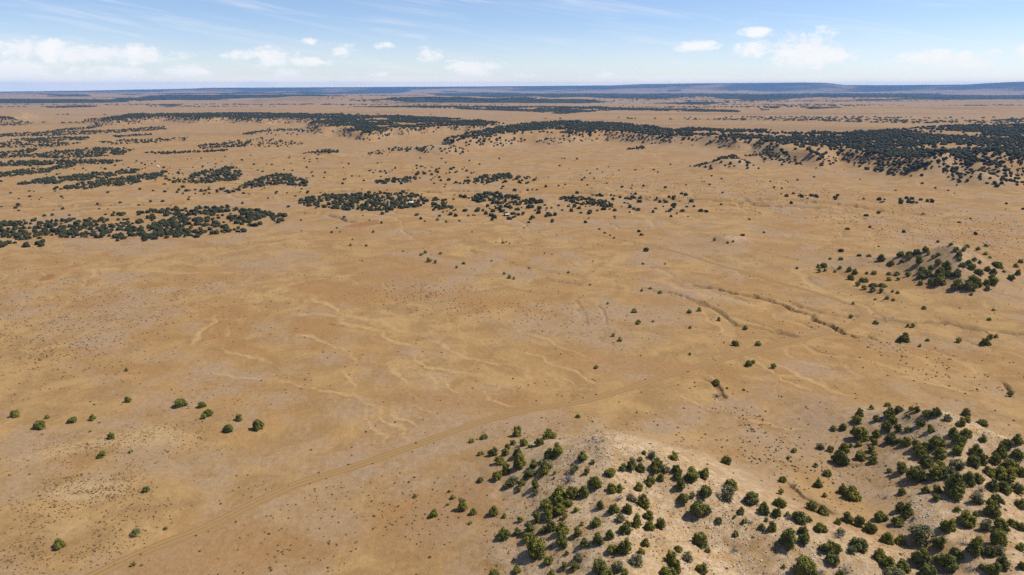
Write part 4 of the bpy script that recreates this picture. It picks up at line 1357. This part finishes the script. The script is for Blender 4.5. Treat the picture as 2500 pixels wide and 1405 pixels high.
g3 = ground_pts(fp[:, :2])
o = scatter("far_woodland", g3, sz, fprot, M_WOOD, "far dark bands of woodland towards the horizon", hfac=np.minimum(0.8, r.uniform(6.0, 9.5, len(fp)) / sz), sink=0.0)
# tall clumps would read as towers: trees stay 5 to 9 m high

# scrub: low dark bushes and grass clumps
sc_pts, sc_siz = [], []
PATCH = [
    ([(40, 1122), (150, 1082), (280, 1052), (400, 1036), (500, 1065), (530, 1090), (400, 1100), (250, 1106), (80, 1132)], 620, .25, .6),
    ([(60, 1222), (120, 1182), (260, 1160), (335, 1182), (320, 1212), (180, 1242), (100, 1242)], 800, .25, .62),
    ([(-40, 1340), (100, 1272), (200, 1262), (280, 1300), (320, 1345), (200, 1385), (-40, 1410)], 650, .25, .6),
    ([(180, 1135), (370, 1128), (360, 1142), (190, 1155)], 60, .3, .7), ([(300, 1230), (420, 1235), (400, 1275), (310, 1270)], 70, .3, .7),
    ([(-60, 680), (300, 690), (400, 720), (330, 830), (100, 900), (-60, 890)], 900, .45, 1.0),
    ([(0, 800), (250, 780), (300, 900), (100, 940), (0, 930)], 350, .45, .9),
    ([(350, 680), (520, 680), (560, 760), (400, 800)], 150, .5, 1.0), ([(130, 605), (300, 598), (280, 640), (60, 680)], 60, .5, .9),
    ([(960, 702), (1120, 695), (1130, 730), (1220, 745), (1240, 770), (1100, 772), (980, 735)], 330, .5, 1.05),
    ([(1230, 755), (1400, 770), (1500, 812), (1350, 800)], 100, .5, 1.0), ([(880, 690), (1000, 720), (960, 740), (880, 720)], 60, .5, .9),
    ([(2130, 830), (2200, 842), (2300, 900), (2380, 935), (2280, 920), (2200, 872)], 130, .5, 1.1),
    ([(1745, 1010), (1850, 1010), (1900, 1090), (1950, 1150), (1880, 1190), (1800, 1110)], 190, .4, 1.0),
    ([(1900, 1080), (2150, 1090), (2200, 1240), (1950, 1230)], 230, .35, .8),
    ([(600, 1190), (900, 1160), (1150, 1200), (1150, 1410), (560, 1410)], 300, .3, .8),
    ([(1180, 1060), (1480, 1020), (1750, 1060), (1700, 1180), (1500, 1100), (1250, 1200)], 260, .3, .7),
    ([(400, 950), (700, 930), (640, 1030), (480, 1000)], 60, .4, .8),
    ([(1400, 430), (1900, 440), (2500, 540), (2500, 620), (2000, 540), (1400, 470)], 1500, .8, 1.6),
    ([(2000, 540), (2500, 560), (2500, 660), (2200, 600)], 300, .6, 1.2),
]
for i, (poly, n, s0, s1) in enumerate(PATCH):
    q = in_poly(poly, int(n * 0.85), 3000 + i, 0.0, 0.16, 12.0, 9.0 if poly[0][1] > 900 else 22.0)
    sc_pts.append(ground_pts(q)); sc_siz.append(np.random.default_rng(i).uniform(s0, s1, len(q)) * 0.78)
# stony front of the near hills
for i, (poly, n) in enumerate((([(1180, 1240), (1400, 1120), (1500, 1080), (1700, 1150), (1900, 1250), (2150, 1410), (1150, 1410)], 2300),
                               ([(2050, 1000), (2520, 990), (2520, 1410), (2150, 1410), (2000, 1230)], 1200))):
    q = in_poly(poly, n, 3100 + i, 8.0)
    sc_pts.append(ground_pts(q)); sc_siz.append(np.random.default_rng(50 + i).uniform(.12, .42, len(q)))
q = in_poly([(-200, 1450), (2700, 1450), (2700, 560), (-200, 560)], 2600, 3200, 0.0, 0.1, 40)
sc_pts.append(ground_pts(q)); sc_siz.append(np.random.default_rng(60).uniform(.25, .85, len(q)))
sp3 = np.concatenate(sc_pts); ss = np.concatenate(sc_siz)
bush_v = []
for i in range(8):
    V, Fc = lump_protos(1, 1, 600 + i, 0.5, 0.8)[0]
    bush_v.append((V, Fc))
near = np.hypot(sp3[:, 0], sp3[:, 1]) < 420
small = [(np.concatenate([oct_v * .5, oct_v[:4] * np.array([.4, .4, 0])]) + r.normal(size=(10, 3)) * 0.05, fprot[0][1]) for i in range(6)]
scatter("low_scrub", sp3, ss, small, M_SCRUB, "countless low brown bushes and grass clumps dotting the plain", hfac=1.0, sink=0.06)

# pale loose stones on the crests of the near hills
st_q = np.concatenate([in_poly([(1440, 1085), (1560, 1070), (1720, 1150), (1900, 1250), (1850, 1300), (1600, 1200), (1450, 1150)], 420, 3301, 10.0, 0.1, 6.0),
                       in_poly([(1600, 1250), (2100, 1330), (2150, 1410), (1500, 1410)], 380, 3302, 9.0, 0.15, 6.0),
                       in_poly([(2180, 1020), (2420, 1010), (2440, 1100), (2250, 1110)], 260, 3303, 10.0, 0.1, 5.0),
                       in_poly([(2200, 1200), (2360, 1190), (2340, 1290), (2200, 1270)], 160, 3304, 7.0, 0.1, 5.0)])
scatter("loose_stones", ground_pts(st_q), np.random.default_rng(70).uniform(.12, .62, len(st_q)), lump_protos(1, 6, 44, 0.5, 0.6), M_STONE,
        "pale loose stones strewn over the near hill crests", hfac=0.7, sink=0.15)

# ------------------------------------------------------------------ dead bushes, one by one


def dead_mesh(seed):
    rs = random.Random(seed)
    V, Fc = [], []
    for i in range(26):
        a = rs.uniform(0, 6.28); el = rs.uniform(0.25, 1.35)
        L = rs.uniform(.35, .62)
        b = Vector((rs.uniform(-.06, .06), rs.uniform(-.06, .06), -0.04))
        m_ = b + Vector((math.cos(a) * math.cos(el), math.sin(a) * math.cos(el), math.sin(el))) * L * 0.55
        a2 = a + rs.uniform(-.6, .6); e2 = el + rs.uniform(-.5, .4)
        e = m_ + Vector((math.cos(a2) * math.cos(e2), math.sin(a2) * math.cos(e2), abs(math.sin(e2)))) * L * 0.5
        a3 = a + rs.uniform(-1.2, 1.2)
        e3 = m_ + Vector((math.cos(a3) * .7, math.sin(a3) * .7, .5)) * L * 0.4
        for p, q_, r0, r1 in ((b, m_, .022, .014), (m_, e, .014, .006), (m_, e3, .012, .005)):
            v, f = tube(p, q_, r0, r1, 3)
            o = len(V); V.extend(v); Fc.extend([tuple(k + o for k in t) for t in f])
    return mesh_np("dead_bush", V, Fc, M_DEAD, False)


dead_meshes = [dead_mesh(900 + i) for i in range(4)]
DEAD = [(1386, 1166, 34, "grey dead bush below the pale near hill's crest"),
        (1512, 1212, 26, "grey dead bush beside a sparse juniper on the near hill"),
        (1537, 1206, 24, "bare twiggy bush on the near hill's stony front slope"),
        (1923, 1262, 20, "grey dead bush beside the large junipers on the ridge end"),
        (1831, 1271, 18, "small dead bush lying by a juniper on the pale ridge"),
        (1797, 1339, 22, "low grey dead bush on the bare stony slope"),
        (2065, 1388, 26, "bare grey bush with upright stem near the bottom edge"),
        (2004, 1393, 22, "small grey dead bush right of the broad bottom juniper"),
        (2232, 1262, 22, "grey dead bush above the large sparse juniper"),
        (2350, 1322, 26, "low grey dead bush between lower right junipers"),
        (2375, 1384, 26, "pinkish grey dead bush near the lower right corner"),
        (2047, 1305, 28, "tangle of grey dead branches in the gully"),
        (1940, 1182, 18, "thin bare bush in the hollow between near hills"),
        (2160, 1212, 14, "tiny grey bush in the sandy hollow"),
        (1752, 962, 22, "dark bare bush in the small gully below the track"),
        (2395, 1192, 24, "grey dead bush inside the dense right hill stand")]
hp = hit([t[0] for t in DEAD], [t[1] + 0.3 * t[2] for t in DEAD])
for i, (px_, py_, w_, lab) in enumerate(DEAD):
    o = add_obj("dead_bush", dead_meshes[i % 4])
    f_ = hp[i, 1] * CP - (hp[i, 2] - CAM_H) * SP
    s = w_ / F_PX * f_ * 1.3
    o.location = tuple(hp[i]); o.scale = (s, s, s * 0.8); o.rotation_euler = (0, 0, i * 1.1)
    tag(o, lab, "dead bush", "grey dead bushes on the near hills")

# ------------------------------------------------------------------ the few built things, small and far off


def box_v(x0, x1, y0, y1, z0, z1):
    V = [(x0, y0, z0), (x1, y0, z0), (x1, y1, z0), (x0, y1, z0), (x0, y0, z1), (x1, y0, z1), (x1, y1, z1), (x0, y1, z1)]
    Fc = [(0, 3, 2, 1), (4, 5, 6, 7), (0, 1, 5, 4), (1, 2, 6, 5), (2, 3, 7, 6), (3, 0, 4, 7)]
    return V, Fc


def gable_v(x0, x1, y0, y1, z0, z1, th=0.08):
    ym = (y0 + y1) / 2
    V = [(x0, y0, z0), (x1, y0, z0), (x1, ym, z1), (x0, ym, z1), (x0, y1, z0), (x1, y1, z0)]
    V += [(a, b, c - th) for a, b, c in V]
    Fc = [(0, 1, 2, 3), (3, 2, 5, 4), (7, 6, 9, 8), (8, 9, 10, 11), (0, 6, 7, 1), (4, 5, 11, 10), (1, 7, 8, 2), (2, 8, 11, 5), (0, 3, 9, 6), (3, 4, 10, 9)]
    return V, Fc


def shed(name, px_, py_, L, W, H, wall, roof, label, cat, rot, group=None):
    x, y = PZ(px_, py_)
    z = float(terrain(np.array([x]), np.array([y]))[0])
    e = bpy.data.objects.new(name, None)
    COL.objects.link(e)
    e.location = (x, y, z - 0.05); e.rotation_euler = (0, 0, rot)
    tag(e, label, cat, group)
    V, Fc = box_v(-L / 2, L / 2, -W / 2, W / 2, 0, H)
    ym = 0.0
    n = len(V)
    V += [(-L / 2, 0, H + W * 0.2), (L / 2, 0, H + W * 0.2)]
    w = bpy.data.meshes.new("wall"); w.from_pydata(V, [], Fc[:1] + Fc[2:] + [(4, 7, n), (5, n + 1, 6)]); w.materials.append(wall)
    add_obj("wall", w, e)
    V, Fc = gable_v(-L / 2 - .2, L / 2 + .2, -W / 2 - .25, W / 2 + .25, H - 0.02, H + W * 0.2 + 0.12)
    m_ = bpy.data.meshes.new("roof"); m_.from_pydata(V, [], Fc); m_.materials.append(roof)
    add_obj("roof", m_, e)
    V, Fc = box_v(-0.45, 0.45, -W / 2 - 0.03, -W / 2 + 0.02, 0.05, min(2.0, H - .2))
    m_ = bpy.data.meshes.new("door"); m_.from_pydata(V, [], Fc); m_.materials.append(M_DARK)
    add_obj("door", m_, e)
    return e


shed("storage_shed", 1238, 526.5, 3.0, 2.2, 1.5, M_SHED, M_ROOF, "small brown shed with pale roof among scattered mid-plain junipers", "shed", 0.1)
shed("white_shed", 1003, 499, 3.6, 2.6, 2.0, M_WHITE, M_WHITE, "small white shed half hidden in the dense middle grove", "shed", 0.5)
shed("white_shed", 386, 407, 2.4, 2.0, 1.6, M_WHITE, M_WHITE, "small white hut at the right end of the left strip woods", "shed", 0.2)
for k, px_ in enumerate((1920, 1928, 1942)):
    shed("ranch_building", px_, 261.8, (8, 9, 8)[k], 6, 4.0, M_WHITE, M_ROOF,
         ("leftmost white building of the distant ranch", "middle white building of the distant ranch", "rightmost white building of the distant ranch")[k],
         "building", 0.1 * k, "white buildings of the distant ranch")


def water_tank(px_, py_):
    x, y = PZ(px_, py_)
    z = float(terrain(np.array([x]), np.array([y]))[0])
    e = bpy.data.objects.new("water_tank", None)
    COL.objects.link(e)
    e.location = (x, y, z - 0.2)
    tag(e, "round white water tank on the far wooded rim", "water tank")
    for nm, r0, r1, z0, z1 in (("shell", 6, 6, 0, 9), ("roof", 6.3, 0.3, 9, 10.8)):
        V, Fc = tube((0, 0, z0), (0, 0, z1), r0, r1, 20)
        m_ = bpy.data.meshes.new(nm); m_.from_pydata(V, [], Fc + [tuple(range(20, 40))]); m_.materials.append(M_WHITE)
        add_obj(nm, m_, e)


water_tank(1057, 228.5)


# ------------------------------------------------------------------ the air between here and the skyline


def build_haze():
    m = bpy.data.materials.new("blue_haze")
    m.use_nodes = True
    t = m.node_tree
    t.nodes.clear()
    g = NT(t)
    v = g.n('ShaderNodeVolumePrincipled', {'Color': (0.24, 0.50, 1.0, 1.0), 'Density': 4.1e-5, 'Anisotropy': 0.0})
    g.n('ShaderNodeOutputMaterial', {'Volume': v.outputs[0]})
    x, y0, y1, z0, z1 = 20500.0, -20500.0, 20500.0, -60.0, 205.0
    V = [(-x, y0, z0), (x, y0, z0), (x, y1, z0), (-x, y1, z0), (-x, y0, z1), (x, y0, z1), (x, y1, z1), (-x, y1, z1)]
    Fc = [(0, 3, 2, 1), (4, 5, 6, 7), (0, 1, 5, 4), (1, 2, 6, 5), (2, 3, 7, 6), (3, 0, 4, 7)]
    me = mesh_np("haze", V, Fc, m)
    o = add_obj("haze", me)
    tag(o, "thin blue haze over the whole plain", kind="stuff")


build_haze()
